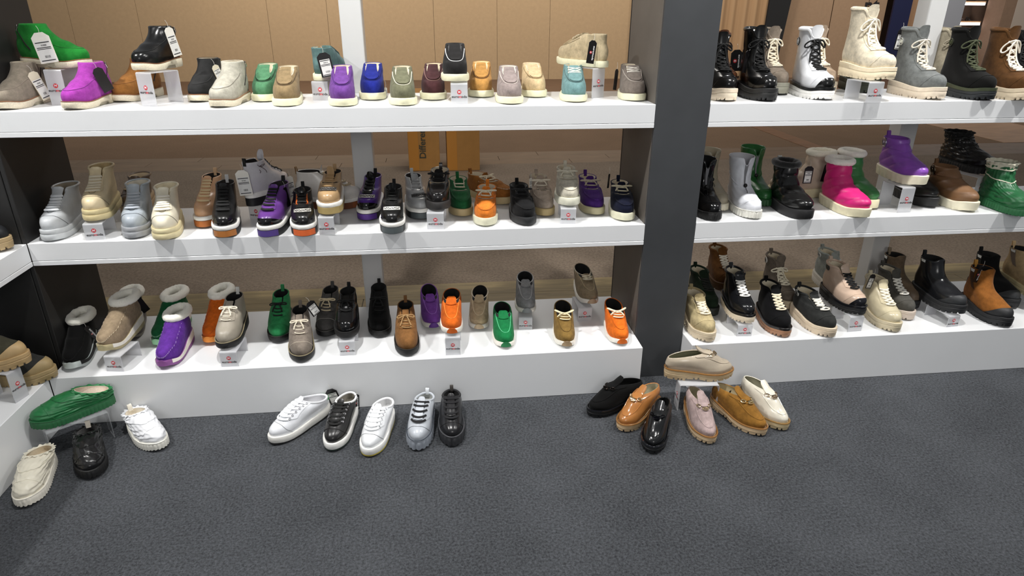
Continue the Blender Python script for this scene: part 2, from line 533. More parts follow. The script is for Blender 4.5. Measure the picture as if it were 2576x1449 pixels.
# ------------------------------------------------------------------ the shoe builder
def sst(x, a, b):
    u = np.clip((np.asarray(x, float) - a) / (b - a), 0, 1)
    return u * u * (3 - 2 * u)
def spline(K):
    K = np.array(K, float)
    t, v = K[:, 0], K[:, 1:]
    d = np.diff(v, axis=0) / np.diff(t)[:, None]
    m = np.zeros_like(v)
    m[0], m[-1] = d[0], d[-1]
    h = np.diff(t)
    m[1:-1] = (d[:-1] * h[1:, None] + d[1:] * h[:-1, None]) / (h[1:] + h[:-1])[:, None]
    def f(x):
        x = np.asarray(x, float)
        i = np.clip(np.searchsorted(t, x, side='right') - 1, 0, len(t) - 2)
        hh = t[i + 1] - t[i]
        u = (x - t[i]) / hh
        a = (2 * u**3 - 3 * u**2 + 1)[..., None]; b = (u**3 - 2 * u**2 + u)[..., None]
        c = (-2 * u**3 + 3 * u**2)[..., None]; e = (u**3 - u**2)[..., None]
        return a * v[i] + b * m[i] * hh[..., None] + c * v[i + 1] + e * m[i + 1] * hh[..., None]
    return f

class Last:
    """outer surface of a shoe upper: P(t, th); t runs from the sole to the collar, th from the heel (0) round to the toe (pi)"""
    def __init__(s, q):
        s.q = q
        L = s.L = q['L']; s.hh, s.ht, s.sp = q['hh'], q['ht'], q.get('spring', 0.008)
        H = q['H'] - s.hh
        Cf = q['Cf'] * H if 'Cf' in q else H
        tb = q.get('toe', 1.0) * .93
        if q.get('low'):
            xf = q.get('xf', 0.52)
            zf = q.get('zf', 0.078)
            F = [(0, .985, -.004), (.08, 1.0, .010), (.2, .99, .026 * tb), (.34, .94, .038 * tb), (.48, .86, .046 * tb + .001), (.64, .76, .055), (.82, (.76 + xf) / 2, .3 * .055 + .7 * zf), (1, xf, zf)]
            Hh = [(0, .03, -.004), (.1, .005, .01), (.3, -.012, H * .35), (.6, -.004, H * .7), (1, .012, H)]
            wk = q.get('wk', [(0, .97), (.08, 1.03), (.25, 1.02), (.45, .95), (.65, .88), (.85, .80), (1, .74)])
        else:
            xa = q.get('xa', 0.43)         # shaft front
            zb = min(.080, Cf * .68)
            st = q.get('steep', .55) * float(np.clip((.15 - Cf) / .04, 0, 1)); d_ = Cf - .060
            mixp = lambda a, b: (a[0] + (b[0] - a[0]) * st, a[1] + (b[1] - a[1]) * st)
            p1 = mixp((.73, .057), (.77, .060 + .04 * d_)); p2 = mixp((xa + .15, .85 * zb - .004), (.71, .060 + .27 * d_)); p3 = mixp((xa + .045, zb + .12 * (Cf - zb)), (.65, .060 + .50 * d_)); p4 = mixp((xa + q.get('lean', 0) * .5, zb + .62 * (Cf - zb)), ((.59 + xa) / 2 + .03, .060 + .76 * d_))
            F = [(0, .985, -.004), (.07, 1.0, .010), (.16, .993, .027 * tb), (.26, .95, .041 * tb), (.37, .85, .050 * tb), (.48, *p1), (.60, *p2), (.72, *p3), (.86, *p4), (1, xa - .01 + q.get('lean', 0), Cf)]
            Hh = [(0, .03, -.004), (.08, .005, .01), (.25, -.012, min(.035, H * .3)), (.45, .004, min(.062, H * .5)), (.6, .028, H * .64), (.8, .036, H * .82), (1, q.get('xh', .03), H)]
            wk = q.get('wk', [(0, .97), (.08, 1.03), (.25, 1.03), (.4, .96), (.55, .86), (.7, .78), (.85, .76), (1, .8)])
        F = [(t, x * L, z) for t, x, z in F]; Hh = [(t, x * L, z) for t, x, z in Hh]
        s.F, s.H = spline(F), spline(Hh)
        s.w = spline([(t, v * q['W']) for t, v in wk])
        s.fs = ([0, .08, .2, .42, .6, .76, .9, 1], [.8, .78, .77, .80, .93, 1.0, .98, .92])
    def ztop(s, sx):
        return s.hh + (s.ht - s.hh) * sst(sx, .15, .8) + s.sp * sst(sx, .72, 1.0) ** 1.5
    def P(s, t, th, notch=True, puff=True):
        t, th = np.broadcast_arrays(np.asarray(t, float), np.asarray(th, float))
        tc = np.clip(t, 0, 1)
        F, H, w = s.F(tc), s.H(tc), s.w(tc)[..., 0]
        c, sn = np.cos(th), np.sin(th)
        sx = (1 - c) / 2
        m = sst(tc, .25, .75)
        e = .80 + .20 * m
        base = np.abs(sn) ** e
        mod = np.interp(sx, *s.fs) * (1 - m) + m
        y = np.sign(sn) * w * base * mod
        y = y + s.q.get('asym', .004) * (1 - m) * (np.sin(sx * PI * 1.0) * -0.6 + sst(sx, .5, 1.0))
        x = H[..., 0] + (F[..., 0] - H[..., 0]) * sx
        zl = H[..., 1] + (F[..., 1] - H[..., 1]) * sx
        zb = s.ztop(sx)
        z = zl + zb * 1.0 - (s.hh - s.hh) * 0
        # above the foot the base height settles to the heel height
        z = zl + zb * (1 - m) + s.hh * m
        z = z - s.q.get('dip', 0) * base ** 2 * sst(tc, .6, 1)
        if notch and s.q.get('notch'):
            dn = np.abs(((th - PI) + PI) % (2 * PI) - PI)
            z = z - s.q['notch'] * np.exp(-(dn / s.q.get('nsig', .3)) ** 4) * sst(tc, .62, 1)
        if s.q.get('peak'):
            z = z + s.q['peak'] * np.abs(np.sin(th / 2 - PI / 2)) ** 6 * sst(tc, .7, 1)
        P = np.stack([x - s.L / 2, y, z], -1)
        ex = np.maximum(t - 1, 0)
        if np.any(ex > 0):
            P = P + ex[..., None] * (np.array([-.30, 0, .17]) if s.q.get('low') else np.array([s.q.get('tlean', .06), 0, .32]))
        if puff and s.q.get('puff'):
            k = s.q['puff']
            cen = np.stack([(H[..., 0] + F[..., 0]) / 2 - s.L / 2, 0 * x, z], -1)
            d = P - cen; d[..., 2] = 0
            d /= np.linalg.norm(d, axis=-1)[..., None] + 1e-6
            f = k[0](t, th, x / s.L, z)
            P = P + d * (f * sst(t, .02, .1))[..., None]
        return P
    def N(s, t, th):
        e = 1e-3
        a = s.P(np.minimum(t + e, 1.0), th, False, False) - s.P(np.minimum(t + e, 1.0) - 2 * e, th, False, False)
        b = s.P(t, th + e, False, False) - s.P(t, th - e, False, False)
        n = np.cross(b, a)
        n /= np.linalg.norm(n, axis=-1)[..., None] + 1e-12
        tc = np.clip(t, 0, 1)
        cen = np.stack([(s.F(tc)[..., 0] + s.H(tc)[..., 0]) / 2 - s.L / 2, 0 * tc, 0 * tc], -1)
        p = s.P(t, th, False, False)
        sg = np.sign(((p - cen)[..., :2] * n[..., :2]).sum(-1))
        sg[sg == 0] = 1
        return n * sg[..., None]
    def on(s, t, th, off, notch=False):
        t, th = np.broadcast_arrays(np.asarray(t, float), np.asarray(th, float))
        return s.P(t, th, notch) + s.N(t, th) * np.asarray(off)[..., None] if np.ndim(off) else s.P(t, th, notch) + s.N(t, th) * off
    def outline(s, n, off, lo=0.0, hi=2 * PI):
        th = np.linspace(lo, hi, 700)
        p = s.P(np.zeros_like(th) + .07, th, False, False)
        q0 = s.P(np.zeros_like(th), th, False, False)
        p = np.stack([p[:, 0], p[:, 1]], -1)
        sx = (1 - np.cos(th)) / 2
        d = np.gradient(p, axis=0)
        nrm = np.stack([-d[:, 1], d[:, 0]], -1); nrm /= np.linalg.norm(nrm, axis=1)[:, None] + 1e-12
        cc = p.mean(0) if hi - lo > 6 else np.array([0.0, 0.0])
        sg = np.sign(((p - cc) * nrm).sum(1)); nrm *= sg[:, None]
        p = p + nrm * off
        L = np.concatenate([[0], np.cumsum(np.linalg.norm(np.diff(p, axis=0), axis=1))])
        u = np.linspace(0, L[-1], n + 1)
        if hi - lo > 6: u = u[:-1]
        f = lambda a: np.interp(u, L, a)
        return np.stack([f(p[:, 0]), f(p[:, 1])], -1), f(sx), np.stack([f(nrm[:, 0]), f(nrm[:, 1])], -1), u / L[-1], L[-1]

def sole_mesh(l, kind, lo, hi, off, q, n=120):
    """slab of sole between fractions lo..hi of its thickness"""
    O, sx, nr, u, LL = l.outline(n, off)
    zt = l.ztop(sx) + q.get('lip', .003)
    arch = q.get('arch', 0)
    spz = q.get('spring', .008)
    zb = spz * sst(sx, .78, 1.0) ** 1.5 + q.get('heelup', 0.0) * sst(1 - sx, .85, 1.0)
    if arch: zb = zb + arch * sst(sx, .27, .30) * (1 - sst(sx, .48, .62))
    z0 = zb + (zt - zb) * lo; z1 = zb + (zt - zb) * hi
    rows = []
    def ring(z, o, rad=0.0): rows.append(np.stack([O[:, 0] + nr[:, 0] * (o + rad), O[:, 1] + nr[:, 1] * (o + rad), z], -1))
    h = z1 - z0
    if kind == 'lug':
        nt = q.get('teeth', 34)
        ph = (u * nt) % 1.0
        gap = (ph > .80).astype(float)
        ring(z0 + gap * .006, -.005 - gap * .004); ring(z0 + gap * .006, -.001 - gap * .005)
        ring(z0 + .0085, -.0005 - gap * .003); ring(z0 + .0095, 0.0); ring(z0 + h * .55, .001); ring(z0 + h * .62, -.0008); ring(z0 + h * .68, .0012)
        ring(z1 - .0015, .0006); ring(z1, -.001)
    elif kind == 'rib':
        nt = q.get('teeth', 40)
        rb = np.abs(np.sin(PI * u * nt))
        a = q.get('ribamp', .0032)
        ring(z0 + (1 - rb) * .004, -.004, 0); ring(z0 + (1 - rb) * .004 + .002, a * (rb - .3)); ring(z0 + h * .5, a * (rb - .2)); ring(z0 + h * .84, a * (rb - .5) * .8)
        ring(z0 + h * .9, -.001); ring(z1 - .001, .0012); ring(z1, -.001)
    elif kind == 'wave':
        nt = q.get('teeth', 22)
        rb = .5 + .5 * np.sin(2 * PI * u * nt)
        side = 1 - sst(sx, .8, .95)
        ring(z0 + .002 * rb * side, -.004); ring(z0 + .002 + .002 * rb * side, -.001 - .0025 * rb * side); ring(z0 + h * .45, -.003 * rb * side + .001); ring(z0 + h * .72, .002); ring(z1 - .003, .002); ring(z1, -.001)
    elif kind == 'block':
        ring(z0, -.002); ring(z0 + .0012, 0); ring(z1 - .001, .0004); ring(z1, -.0012)
    else:
        r = min(.004, h.min() * .35)
        ring(z0, -r * 1.2); ring(z0 + r * .3, -r * .35); ring(z0 + r, 0); ring(z0 + h * .5, .0008); ring(z1 - r * .8, .0004); ring(z1 - r * .2, -r * .25); ring(z1, -r)
    rows.append(np.stack([O[:, 0] + nr[:, 0] * (-.009), O[:, 1] + nr[:, 1] * (-.009), z1 - .001], -1))
    b = MB(); b.grid(np.array(rows), closed_v=True, cap0=True, cap1=(hi < .99 and False))
    return b.mesh('sole', True, 35)

def patch(l, uv, off, thick, nu=10, nv=10, notch=False):
    u, v = np.meshgrid(np.linspace(0, 1, nu), np.linspace(-1, 1, nv), indexing='ij')
    t, th = uv(u, v)
    A = l.on(t, th, off + thick, notch); B = l.on(t, th, off, notch)
    b = MB(); b.slab(A, B)
    return b
def sole_band(l, th0, th1, zlo, zhi, off, thick, n=24, m=4):
    O, sx, nr, u, _ = l.outline(n, off, th0, th1)
    A = []; B = []
    for k in range(m):
        f = k / (m - 1)
        z = zlo(sx, u) * (1 - f) + zhi(sx, u) * f
        A.append(np.stack([O[:, 0] + nr[:, 0] * thick, O[:, 1] + nr[:, 1] * thick, z], -1))
        B.append(np.stack([O[:, 0], O[:, 1], z], -1))
    b = MB(); b.slab(np.array(A), np.array(B))
    return b
def rnd(*a):
    x = math.sin(sum(v * k for v, k in zip(a, (12.9898, 78.233, 37.719, 4.581)))) * 43758.5453
    return x - math.floor(x)

def make_shoe(name, pose, q, label, cat, group=None):
    x, y, z, yaw, H, L, rh = pose
    q = dict(q); q.setdefault('H', H); q.setdefault('L', L - .008)
    q['L'] *= 1.0
    l = Last(q)
    M = q['mats']
    yr = math.radians(yaw)
    fwd = (math.sin(yr), -math.cos(yr))
    back = L / 2
    root = empty(name, (x - fwd[0] * back, y - fwd[1] * back, z + .0004), yr - PI / 2)
    tag(root, label, cat, group)
    up = M['upper']
    th = np.linspace(0, 2 * PI, 57)[:-1]
    T = np.concatenate([np.linspace(0, .3, 9), np.linspace(.34, 1, 19)])
    if q.get('fine'):
        T = np.linspace(0, 1, 52); th = np.linspace(0, 2 * PI, 97)[:-1]
    rings = [l.P(np.full_like(th, t), th) for t in T]
    cen = rings[-1].mean(0)
    w1 = float(l.w(np.array(1.0))[0])
    def shrunk(t, d):
        p = l.P(np.full_like(th, t), th, True, False)
        c = np.array([p[:, 0].mean(), 0, 0]); r = p.copy()
        w = float(l.w(np.array(t))[0]); hl = (p[:, 0].max() - p[:, 0].min()) / 2
        r[:, 0] = c[0] + (p[:, 0] - (p[:, 0].max() + p[:, 0].min()) / 2) * max(.3, 1 - d / hl) + (p[:, 0].max() + p[:, 0].min()) / 2 - c[0]
        r[:, 1] = p[:, 1] * max(.3, 1 - d / w)
        return r
    lip = (rings[-1] + shrunk(1.0, .005)) / 2; lip[:, 2] += .0022
    inn = shrunk(1.0, .0045)
    b = MB(); b.grid(np.array(rings + [lip, inn]), closed_v=True)
    link('upper', b.mesh('upper', True, None), up, root)
    # lining, reaching down inside
    lo = .13 if q.get('low') else .5
    tl = np.linspace(1.0, lo, 7)
    lr = [shrunk(t, .0052 + .004 * (1 - t)) for t in tl]
    lr[0][:, 2] += .0006
    b = MB(); b.grid(np.array(lr), closed_v=True, cap1=True)
    link('lining', b.mesh('lining'), M.get('lining', mat('cloth', '#1c1a1a')), root)
    # soles
    kind = q.get('sole', 'flat'); mg = q.get('margin', .005)
    lay = q.get('layers')
    if lay:
        for nm, kd, a, c_, of, mk in lay:
            link(nm, sole_mesh(l, kd, a, c_, mg + of, q), M[mk], root)
    else:
        link('sole', sole_mesh(l, kind, 0, 1, mg, q, 144 if kind in ('lug', 'rib') else 96), M['sole'], root)
    if q.get('welt'):
        O, sx, nr, u, _ = l.outline(72, mg - .001)
        b = MB(); b.tube(np.stack([O[:, 0], O[:, 1], l.ztop(sx) + q.get('lip', .003) + .0012], -1), q.get('weltr', .0024), 6, True, .8)
        b.build('welt', M['welt'], root)
    def tubeon(name, t, thh, r, off, m, parent=root, flat=1.0, notch=False, n=6, closed=False):
        b = MB(); P = l.on(np.array(t), np.array(thh), off, notch)
        b.tube(P, r, n, closed, flat, l.N(np.array(t), np.array(thh)) if flat != 1 else None)
        return b.build(name, m, parent)
    # apron seam of moccasin toes
    if 'apron' in q:
        t0, t1, A, r = q['apron']
        a = np.linspace(-1, 1, 44)
        tt = t0 + (t1 - t0) * np.abs(a) ** 2.2
        tubeon('apron_seam', tt, PI + a * A, r, r * .25, M.get('apron', up))
        if q.get('stitch'):
            b = MB()
            for aa in np.linspace(-.97, .97, 34):
                t_ = t0 + (t1 - t0) * abs(aa) ** 2.2
                P = l.on(np.array([t_ - .015, t_, t_ + .015]), np.array([PI + aa * A] * 3), r * 1.1)
                b.tube(P, .0009, 4)
            b.build('stitching', M['stitch'], root)
    if 'cap' in q:
        tc, A = q['cap']
        b = patch(l, lambda u, v: (.02 + u * (tc - .02) * (1 - .9 * np.abs(v) ** 2.4), PI + v * A), .0003, .0016, 10, 22)
        b.build('toe_cap', M['cap'], root)
    if 'capline' in q:
        tc, A = q['capline']
        a = np.linspace(-1, 1, 26)
        tubeon('toe_seam', .05 + (tc - .05) * (1 - np.abs(a) ** 2.4), PI + a * A, .0011, .0004, M.get('capline', up))
    # tongue
    if 'tongue' in q:
        t0, ext, dl, tm = q['tongue']
        inset = q.get('tinset', -.0035)
        def uv(u, v):
            t = t0 + (1 + ext - t0) * u + q.get('plug', 0) * (1 - u) ** 2 * np.abs(v) ** 2.5
            return t - (.018 + .35 * max(ext, 0)) * (np.abs(v) ** 4) * sst(u, .5, 1), PI + v * dl * (1 - .05 * u)
        b = patch(l, uv, inset, .006, 14, 12)
        b.build('tongue', M.get('tongue', up) if tm else up, root)
    if 'gap' in q:       # dark throat between the facings
        t0, t1, dl = q['gap']
        patch(l, lambda u, v: (t0 + (t1 - t0) * u, PI + v * dl * (.55 + .45 * u)), .0002, .001, 12, 8, True).build('throat', M.get('throat', mat('cloth', '#141313')), root)
    if 'facing' in q:    # eyelet stays
        t0, t1, d0, d1 = q['facing']
        for sd in (-1, 1):
            patch(l, lambda u, v: (t0 + (t1 - t0) * u, PI + sd * (d0 + (d1 - d0) * (v + 1) / 2)), .0004, .0022, 12, 5, True).build('eyelet_stay', M.get('facing', up), root)
    if 'panel' in q:
        for (t0, t1, a0, a1, mk) in q['panel']:
            for sd in (-1, 1):
                patch(l, lambda u, v: (t0 + (t1 - t0) * u, PI + sd * (a0 + (a1 - a0) * (v + 1) / 2)), .0003, .0014, 8, 7, True).build('side_panel', M[mk], root)
    if 'gore' in q:
        for sd in (-1, 1):
            patch(l, lambda u, v: (.5 + .49 * u, sd * (1.42 + v * (.12 + .22 * u))), .0002, .0012, 10, 5, True).build('elastic_gore', M['gore'], root)
            patch(l, lambda u, v: (.90 + .085 * u, sd * (1.47 + v * (.20 + .06 * u))), .0016, .0008, 3, 4, True).build('label', mat('cloth', '#d8dad6'), root)
    # laces
    if 'laces' in q:
        c = q['laces']
        n, t0, t1, d0, d1 = c['n'], c['t0'], c['t1'], c['d0'], c.get('d1', c['d0'])
        r = c.get('r', .0022); flat = c.get('flat', 1.0); of = c.get('off', .003)
        b = MB()
        ts = np.linspace(t0, t1, n); ds = np.linspace(d0, d1, n)
        for i in range(n):
            a = np.linspace(-1, 1, 11)
            if c.get('cross') and i < n - 1:
                for sg in (-1, 1):
                    tt = ts[i] + (ts[i + 1] - ts[i]) * (a + 1) / 2
                    dd = ds[i] + (ds[i + 1] - ds[i]) * (a + 1) / 2
                    thh = PI + sg * a * dd
                    b.tube(l.on(tt, thh, of + r * .6 * (1 + sg * .5) * np.cos(a * PI / 2)), r, 6, False, flat, l.N(tt, thh))
            if not c.get('cross') or i == 0 or c.get('both'):
                tt = ts[i] - .012 * (1 - a * a) + c.get('skew', 0) * a
                thh = PI + a * ds[i]
                b.tube(l.on(tt, thh, of * (.4 + .6 * np.cos(a * PI / 2)) + .0012), r, 6, False, flat, l.N(tt, thh))
        if c.get('bow'):
            tb, db = t1 + .01, ds[-1]
            k = c['bow']
            for sg in (-1, 1):
                a = np.linspace(0, 1, 18)
                # loop
                tt = tb + .03 * np.sin(a * PI) * .5 - .14 * k * np.sin(a * PI) ** 1.2 * (a ** .6)
                thh = PI + sg * db * 2.1 * np.sin(a * PI) * (1 - .35 * a)
                tt = np.clip(tt, .05, .999)
                b.tube(l.on(tt, thh, of + .006 + .006 * np.sin(a * PI)), r, 6, False, flat, l.N(tt, thh))
                tt = np.clip(tb - .26 * k * a, .05, .999)
                thh = PI + sg * (db * .25 + db * 1.0 * a ** .8) * (1.0 if sg > 0 else .75)
                b.tube(l.on(tt, thh, of + .004 + .004 * np.sin(a * PI)), r, 6, False, flat, l.N(tt, thh))
            p = l.on(np.array([tb]), np.array([PI]), of + .004)[0]
            b.box(p[0] - .004, p[0] + .004, p[1] - .006, p[1] + .006, p[2] - .004, p[2] + .004, .0025)
        b.build('laces', M['lace'], root)
        if c.get('eye'):
            b = MB()
            for i in range(n):
                for sg in (-1, 1):
                    p = l.on(np.array([ts[i]]), np.array([PI + sg * (ds[i] + .06)]), .003)[0]
                    nn = l.N(np.array([ts[i]]), np.array([PI + sg * (ds[i] + .06)]))[0]
                    e1 = np.cross(nn, (0, 0, 1.0)); e1 /= np.linalg.norm(e1); e2 = np.cross(nn, e1)
                    an = np.linspace(0, 2 * PI, 9)[:-1]
                    b.tube(p + np.outer(np.cos(an), e1) * .0035 + np.outer(np.sin(an), e2) * .0035, .0011, 4, True)
            b.build('eyelets', M.get('eye', mat('metal', '#8a8a8c')), root)
    def ring_at(t, dz, r, m, nm, lump=0.0, n=10, cnt=56, notch=True):
        thh = np.linspace(0, 2 * PI, cnt + 1)[:-1]
        p = l.P(np.full_like(thh, t), thh, notch, False)
        c0 = p.mean(0)
        p = p + (c0 - p) * np.array([.035, .05, 0]) ; p[:, 2] += dz
        rr = np.array([r * (1 + lump * (rnd(i, r * 1e3, x) - .5)) for i in range(cnt)])
        if lump:
            p[:, 2] += np.array([lump * r * .45 * (rnd(i, 5.1, y) - .5) for i in range(cnt)])
        b = MB(); b.tube(p, rr, n, True, 1.0, np.array([0, 0, 1.0]))
        return b.build(nm, m, root)
    if 'fur' in q:
        ring_at(.99, q['fur'] * .35, q['fur'], M['fur'], 'fur_collar', .14, 12, 48)
    if 'pad' in q:
        ring_at(.985, 0.0, q['pad'], M.get('pad', up), 'padded_collar', .0, 8, 56)
    if 'ruffle' in q:
        n = 220; thh = np.linspace(0, 2 * PI, n + 1)[:-1]
        rw = []
        for k, (dz, o_) in enumerate(((-.012, -.001), (.004, .001), (.014, .003), (.010, .007))):
            p = l.P(np.full_like(thh, 1.0), thh, True, False); c0 = p.mean(0)
            dd = p - c0; dd[:, 2] = 0; dd /= np.linalg.norm(dd, axis=1)[:, None]
            p = p + dd * (o_ + .0011 * k * np.sin(thh * 17 + k))[:, None]; p[:, 2] += dz * q['ruffle'] + .0016 * np.sin(thh * 11) * k / 3
            rw.append(p)
        b = MB(); b.grid(np.array(rw), closed_v=True)
        b.build('ruffle', M['ruffle'], root)
    if 'tab' in q:
        hgt, wd_ = q['tab']
        p = l.P(np.array([.93, 1.0]), np.array([0.0, 0.0]), True, False)
        a = np.linspace(0, 1, 12)
        path = np.stack([p[1][0] - .003 + .008 * a + .003 * np.sin(a * PI), 0 * a, p[0][2] - .004 + (p[1][2] - p[0][2] + .004 + hgt) * np.sin(np.clip(a * 1.02, 0, 1) * PI) ** .55], -1)
        path[:, 0] = np.interp(a, [0, .45, .55, 1], [p[0][0] - .003, p[1][0] - .005, p[1][0] + .001, p[1][0] + .007])
        A = np.stack([path + (0, s_ * wd_ / 2, 0) for s_ in (-1, 1)], 1)
        B = A.copy(); B[:, :, 0] += np.interp(a, [0, .5, 1], [.0018, 0, -.0018])[:, None]; B[:, :, 2] -= np.interp(a, [0, .5, 1], [0, .0018, 0])[:, None]
        b = MB(); b.slab(A, B); b.build('pull_tab', M.get('tab', up), root)
    if 'zip' in q:
        sd = q['zip']
        zb_ = patch(l, lambda u, v: (.22 + .775 * u, sd * (1.18 - .22 * u + .035 * v)), .0002, .0012, 14, 3, True).build('zipper', M.get('zip', mat('cloth', '#25201e')), root)
        b = MB()
        for k in range(3):
            p = l.on(np.array([.93 - .045 * k]), np.array([sd * (.975 + .01 * k)]), .003)[0]
            b.box(p[0] - .0025, p[0] + .0025, p[1] - .002, p[1] + .002, p[2] - .006, p[2] + .005, .001)
        b.build('zipper_pull', mat('metal', '#c8c4bc'), root)
    if 'badge' in q:
        tb, tha, rb = q['badge']
        p = l.on(np.array([tb]), np.array([tha]), .001)[0]; nn = l.N(np.array([tb]), np.array([tha]))[0]
        e1 = np.cross((0, 0, 1.0), nn); e1 /= np.linalg.norm(e1); e2 = np.cross(nn, e1)
        b = MB(); an = np.linspace(0, 2 * PI, 25)[:-1]
        c_, s_ = np.cos(an)[:, None], np.sin(an)[:, None]
        R0 = [p - nn * .004 + (e1 * c_ + e2 * s_) * rb, p + nn * .0012 + (e1 * c_ + e2 * s_) * rb, p + nn * .002 + (e1 * c_ + e2 * s_) * rb * .93]
        b.grid(np.array(R0), closed_v=True, cap1=True)
        bo = b.build('badge', M['badge'], root)
        b = MB()
        b.tube(p + nn * .0022 + (e1 * c_ + e2 * s_) * rb * .84, .0011, 5, True)
        gl = [[(-.38, -.3), (-.38, .15), (-.28, .38), (-.05, .42), (.08, .25), (.08, -.2)], [(.38, .3), (.38, -.15), (.28, -.38), (.05, -.42), (-.10, -.25), (-.10, .12)]]
        for g_ in gl:
            b.tube(np.array([p + nn * .0024 + e1 * u_ * rb * 1.05 + e2 * v_ * rb * 1.05 for u_, v_ in g_]), .0013, 5)
        b.build('badge_emblem', M.get('emblem', mat('plain', '#e8e4da')), bo)
    if 'plaque' in q:
        tp, A = q['plaque']
        po = patch(l, lambda u, v: (tp + .075 * u - .02 * v * v, PI + v * A), .0022, .0022, 5, 10).build('plaque', M.get('plaque', mat('leather', '#b9b7b0')), root)
        b = MB()
        for k in range(9):
            v = -.8 + .2 * k
            a = np.linspace(0, 1, 6)
            tt = tp + .012 + .05 * a - .02 * v * v
            b.tube(l.on(tt, PI + (v + .12 * np.sin(a * 7 + k * 1.7)) * A, .0046), .0010, 4)
        b.build('plaque_relief', mat('plain', '#24211f'), po)
    if 'strap' in q:
        t0, t1, A = q['strap']
        patch(l, lambda u, v: (t0 + (t1 - t0) * u + .17 * np.abs(v) ** 1.6, PI + v * A), .0006, .002, 4, 22).build('strap', M.get('strap', up), root)
        if q.get('chain'):
            b = MB()
            for k in (-1, 0, 1):
                tm = (t0 + t1) / 2 + .17 * abs(k * .42) ** 1.6; tha = PI + k * A * .42
                p = l.on(np.array([tm]), np.array([tha]), .0062)[0]; nn = l.N(np.array([tm]), np.array([tha]))[0]
                e1 = l.P(np.array([tm]), np.array([tha + .02]), False, False)[0] - l.P(np.array([tm]), np.array([tha - .02]), False, False)[0]; e1 /= np.linalg.norm(e1); e2 = np.cross(nn, e1)
                an = np.linspace(0, 2 * PI, 17)[:-1]
                rx, ry = (.0115, .0062) if k == 0 else (.0095, .0052)
                b.tube(p + np.outer(np.cos(an), e1) * rx + np.outer(np.sin(an), e2) * ry, .0023 if k == 0 else .002, 6, True)
                if k == 0:
                    b.tube(np.array([p - e1 * .013 + nn * .001, p + e1 * .013 + nn * .001]), .002, 6)
            b.build('buckle_chain', M['chain'], root)
    if 'bumper' in q:
        hgt = q['bumper']
        zl_ = lambda sx, u: l.sp * sst(sx, .78, 1) ** 1.5 + .002 + 0 * u
        sole_band(l, PI - .34, PI + .34, zl_, lambda sx, u: zl_(sx, u) + .002 + (l.ztop(sx) + hgt - zl_(sx, u)) * np.sin(np.clip(u, 0, 1) * PI) ** .6, mg - .0015, .0028, 16, 5).build('toe_bumper', M['bumper'], root)
    if 'block' in q:
        f0, f1 = q['block']
        A = q.get('blockA', .95)
        z0_ = lambda sx, u: .0025 + l.sp * sst(sx, .78, 1) ** 1.5 + 0 * u
        sole_band(l, PI - A, PI + A, z0_, lambda sx, u: z0_(sx, u) + (l.ztop(sx) - z0_(sx, u)) * f1, mg + .0002, .0012, 26, 3).build('sole_insert', M['block'], root)
    if 'stripe' in q:       # pale wave along the wedge
        for a0, a1 in ((.12, PI - .55), (PI + .55, 2 * PI - .12)):
            sole_band(l, a0, a1, lambda sx, u: l.ztop(sx) * (.52 - .10 * np.sin(sx * 4)) + .002, lambda sx, u: l.ztop(sx) + .0035, mg - .0005, .0022, 30, 3).build('stripe', M['stripe'], root)
    if 'toggle' in q:
        for sg, tt in ((.06, .66),):
            p = l.on(np.array([tt]), np.array([PI + sg]), .008)[0]
            b = MB(); an = np.linspace(0, PI, 7); az = np.linspace(0, 2 * PI, 11)[:-1]
            G = np.array([[(p[0] + .008 * math.sin(a_) * math.cos(z_), p[1] + .008 * math.sin(a_) * math.sin(z_), p[2] + .009 * math.cos(a_)) for z_ in az] for a_ in an[1:-1]])
            b.grid(G, closed_v=True, cap0=True, cap1=True)
            a = np.linspace(0, 1, 10)
            b.tube(l.on(.64 - .16 * a, PI + .05 + .25 * a, .004 + .004 * np.sin(a * PI)), .0012, 5)
            b.build('toggle', mat('plain', '#0c0c0c'), root)
    if 'zipfront' in q:
        patch(l, lambda u, v: (.66 + .33 * u, PI + .05 * v * (1 + 2 * u)), -.001, .002, 8, 3, True).build('zipper', mat('cloth', '#77777a'), root)
    if 'cords' in q:
        b = MB()
        for k, (t_, r_) in enumerate(q['cords']):
            an = np.linspace(0, 2 * PI, 41)[:-1]
            b.tube(l.on(np.full_like(an, t_) + .008 * np.sin(an * 5 + k), an, .001), r_, 6, True)
        b.build('gather_cord', M.get('cord', up), root)
    return root

# ------------------------------------------------------------------ styles
def dk(c, f=.62):
    h = c.lstrip('#')
    return '#' + ''.join('%02x' % int(int(h[i:i + 2], 16) * f) for i in (0, 2, 4))
def S(c): return mat('suede', c)
def LE(c, rough=0.34): return mat('leather', c, rough=rough)
def RU(c): return mat('rubber', c)
FUR = mat('fur', (0.98, 0.93, 0.82))
DARK_IN = mat('cloth', '#171616')
def quilt(amp, k1, k2):
    def f(t, th, x, z): return amp * (np.abs(np.sin(PI * (k1 * z * 10 + k2 * x))) ** .42 - .65)
    return (f,)
def gather(amp, n1=9, n2=23):
    def f(t, th, x, z):
        return amp * (np.sin(th * n2 + 5 * np.sin(t * 7)) * .5 + np.sin(th * n1 + t * 31) * .5 + .6 * np.sin(t * 43 + 3 * np.sin(th * 3))) * (1 - .7 * np.exp(-((th - PI) / .5) ** 2) * (t < .45))
    return (f,)
